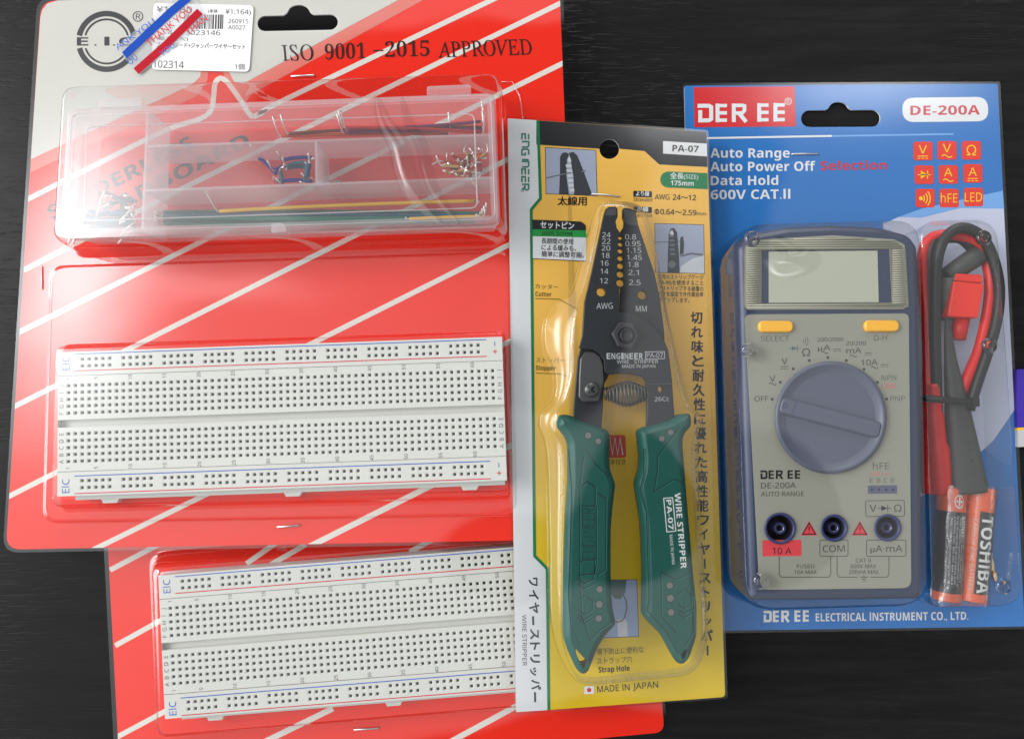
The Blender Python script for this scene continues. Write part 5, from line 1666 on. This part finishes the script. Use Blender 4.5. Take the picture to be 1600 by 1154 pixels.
# barrel spring
mb = MB()
sp_a, sp_b = P(944, 615, S3, 9.5 * MM), P(1014, 615, S3, 9.5 * MM)
d_ = sp_b - sp_a
n1 = Vector((-d_.y, d_.x, 0)).normalized(); n2 = d_.normalized().cross(n1)
turns, pts = 13, []
for k in range(turns * 14 + 1):
    u = k / (turns * 14)
    r_ = (2.0 + 2.6 * math.sin(math.pi * min(1, max(0, u))) ** 1.5) * MM
    a_ = 2 * math.pi * turns * u
    pts.append(sp_a + d_ * u + n1 * r_ * math.cos(a_) + n2 * r_ * math.sin(a_))
mb.tube(pts, .42 * MM, m_spr, 7)
mb.build('barrel_spring', ws)

def grip(px, hole, grooves, pins, name_marks):
    """a moulded handle: rounded top edge, raised ridge along the outline"""
    g = MB()
    ol = smooth2(resample(px, 260), 3)
    top = [P(x, y, S3, 15.0 * MM) for x, y in ol]
    def dn(r, z): return [Vector((p.x, p.y, p.z - z * MM)) for p in r]
    hs = [P(x, y, S3, 15.0 * MM) for x, y in smooth2(resample(hole, 40), 2)]
    gx = S3.gx
    g.loft([dn(inset(top, .9 * MM, gx), 12), dn(inset(top, .1 * MM, gx), 9), dn(top, 5), dn(inset(top, .05 * MM, gx), 2.8), dn(inset(top, .8 * MM, gx), 1.3), dn(inset(top, 1.7 * MM, gx), .4), inset(top, 2.5 * MM, gx)], m_grip, cap=False)
    g.world_poly(inset(top, 2.5 * MM, gx), m_grip, [hs])
    g.walls(hs, -11 * MM, m_gripd, inward=True)
    SG = S3.up(15.0 * MM)
    for l, wd in grooves:
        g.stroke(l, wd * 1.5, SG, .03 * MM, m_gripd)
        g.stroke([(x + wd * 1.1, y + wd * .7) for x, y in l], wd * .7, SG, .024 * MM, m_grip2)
    for x, y, r in pins:
        g.poly(circle(x, y, r + 1.2, 20), SG, .04 * MM, m_gripd)
        g.poly(circle(x, y, r, 20), SG, .08 * MM, m_pin)
    name_marks(g, SG)
    g.build('grip', ws)
lp = [(874.6, 646.8), (893, 648), (905, 656), (951, 671.5), (955, 678), (953.5, 714), (955, 735), (963.6, 757), (959, 793), (956, 831), (956, 900), (957, 930), (959, 955), (964.7, 977), (947, 996), (935.5, 1014), (927, 1036), (920, 1054), (911, 1058), (901.5, 1050), (886, 1016), (880, 996), (881, 940), (882.5, 870), (885, 800), (888.5, 752), (888, 692), (880, 678), (869, 665)]
rpx = [(1082, 645), (1083.5, 665), (1071, 678), (1069, 692), (1073, 741), (1079.5, 820), (1086, 897), (1091.5, 949), (1091.5, 996), (1080, 1031), (1070.5, 1042), (1059, 1039), (1050, 1023), (1034, 994), (1020, 980), (1006, 966), (1008, 953), (1008, 892), (1005, 820), (995, 757), (1002, 735), (1003, 712), (998.5, 674), (1002, 669), (1050, 656), (1062, 647)]
def lmarks(g, SG):
    y0 = wide_on(g, 'ENGINEER', 910, 929, 791, 872, SG)
def wide_on(g, word, x0, x1, y0, y1, SG):
    """embossed name reading upwards along the grip"""
    n = len(word)
    st = (y1 - y0) / n
    for k, c in enumerate(word):
        yb = y1 - k * st
        def q(u, v): return (x0 + (1 - v) * (x1 - x0), yb - u * st * .72)
        ss = {'E': [[(1, 1), (0, 1), (0, 0), (1, 0)], [(0, .5), (.8, .5)]], 'N': [[(0, 0), (0, 1), (1, 0), (1, 1)]], 'G': [[(1, 1), (0, 1), (0, 0), (1, 0), (1, .5), (.5, .5)]],
              'I': [[(.5, 0), (.5, 1)]], 'R': [[(0, 0), (0, 1), (1, 1), (1, .5), (0, .5)], [(.4, .5), (1, 0)]]}[c]
        for l in ss: g.stroke([(x0 + (1 - v) * (x1 - x0), yb - u * st * .72) for u, v in l], 1.1, SG, .05 * MM, m_gripd)  # relief painted as strokes in the groove shade
gl_ = [([(912, 712), (906, 760), (906, 900), (909, 960), (922, 1000), (936, 985), (955, 972)], 1.4), ([(915, 700), (930, 724), (952, 745)], 1.2),
       ([(908, 760), (917, 752), (930, 760), (930, 790), (908, 790)], 1.5), ([(934, 770), (947, 778), (946, 890), (934, 897)], 1.4), ([(932, 790), (932, 880), (926, 905)], 1.2),
       ([(905, 876), (929, 874), (929, 896), (904, 898)], 1.4), ([(902, 903), (913, 911), (928, 904)], 1.3), ([(902, 911), (913, 919), (928, 912)], 1.3),
       ([(902, 938), (914, 930), (926, 938), (926, 952), (914, 960), (902, 950)], 1.2), ([(914, 944), (914, 956)], 1.1), ([(902, 958), (913, 968), (925, 960)], 1.3), ([(902, 964), (913, 974), (925, 966)], 1.3), ([(888, 700), (893, 760), (891, 860), (888, 930), (892, 975), (907, 1010)], 1.1)]
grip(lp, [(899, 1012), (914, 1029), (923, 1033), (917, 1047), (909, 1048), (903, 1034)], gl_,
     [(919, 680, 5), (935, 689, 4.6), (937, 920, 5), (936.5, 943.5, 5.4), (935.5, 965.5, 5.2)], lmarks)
m_gtxt = K('grip_print', (0.62, 0.63, 0.62), 0.5, 0.15)
def rmarks(g, SG):
    g.text('WIRE STRIPPER', (1054, 770), (1064, 888), 9, m_gtxt, SG, .05 * MM, .022)
    g.stroke([(1037, 778), (1051, 777), (1056, 829), (1042, 830.5)], 1.4, SG, .05 * MM, m_gtxt, True)
    g.text('PA-07', (1041, 780.5), (1045, 827), 7.6, m_gtxt, SG, .05 * MM, .022)
    g.text('MADE IN JAPAN', (1046, 835), (1050, 881), 4.6, m_gtxt, SG, .05 * MM, .004)
gr2 = [([(1062, 668), (1028, 712), (1027, 735), (1022, 768), (1054, 748), (1071, 755)], 1.3), ([(1006, 700), (1006, 740), (1000, 765), (1010, 800), (1014, 930), (1012, 955), (1040, 985), (1060, 1020)], 1.1),
       ([(1033, 893), (1056, 905), (1078, 896)], 1.3), ([(1033, 893), (1034, 962), (1058, 990)], 1.2), ([(1058, 930), (1070, 918), (1081, 930), (1081, 944), (1070, 950), (1059, 944)], 1.2), ([(1059, 952), (1070, 958), (1082, 951)], 1.2), ([(1059, 958), (1070, 964), (1082, 957)], 1.2), ([(1070, 936), (1070, 950)], 1.1),
       ([(1084, 930), (1085, 985), (1070, 1010)], 1.2)]
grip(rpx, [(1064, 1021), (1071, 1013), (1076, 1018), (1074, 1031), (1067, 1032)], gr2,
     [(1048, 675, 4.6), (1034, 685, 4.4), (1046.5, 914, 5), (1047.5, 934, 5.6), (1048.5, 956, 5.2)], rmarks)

# ================================================================== carton peeping in at the right edge
SC = Plane(2.6 * MM)
mb = MB()
m_pur = K('carton_violet', srgb(62, 42, 160), .4, .4)
mb.prism([(1589, 577), (1690, 572), (1694, 664), (1590, 668)], SC, -2.6 * MM, 0, m_pur)
mb.prism([(1590, 668), (1694, 664), (1694.5, 668), (1590, 672)], SC, -2.6 * MM, 0, m_yel)
mb.prism([(1590, 672), (1694.5, 668), (1696, 694), (1590.5, 698)], SC, -2.6 * MM, 0, K('carton_white', (.5, .5, .52), .5, .2))
tag(mb.build('carton', None, P(1640, 650, TABLE)), 'violet and white carton with a yellow band peeping out behind the blue pack', 'carton')

# crumbs of dust on the table top
for o in bpy.data.objects:
    for k in ('_o', '_org'):
        if k in o: del o[k]
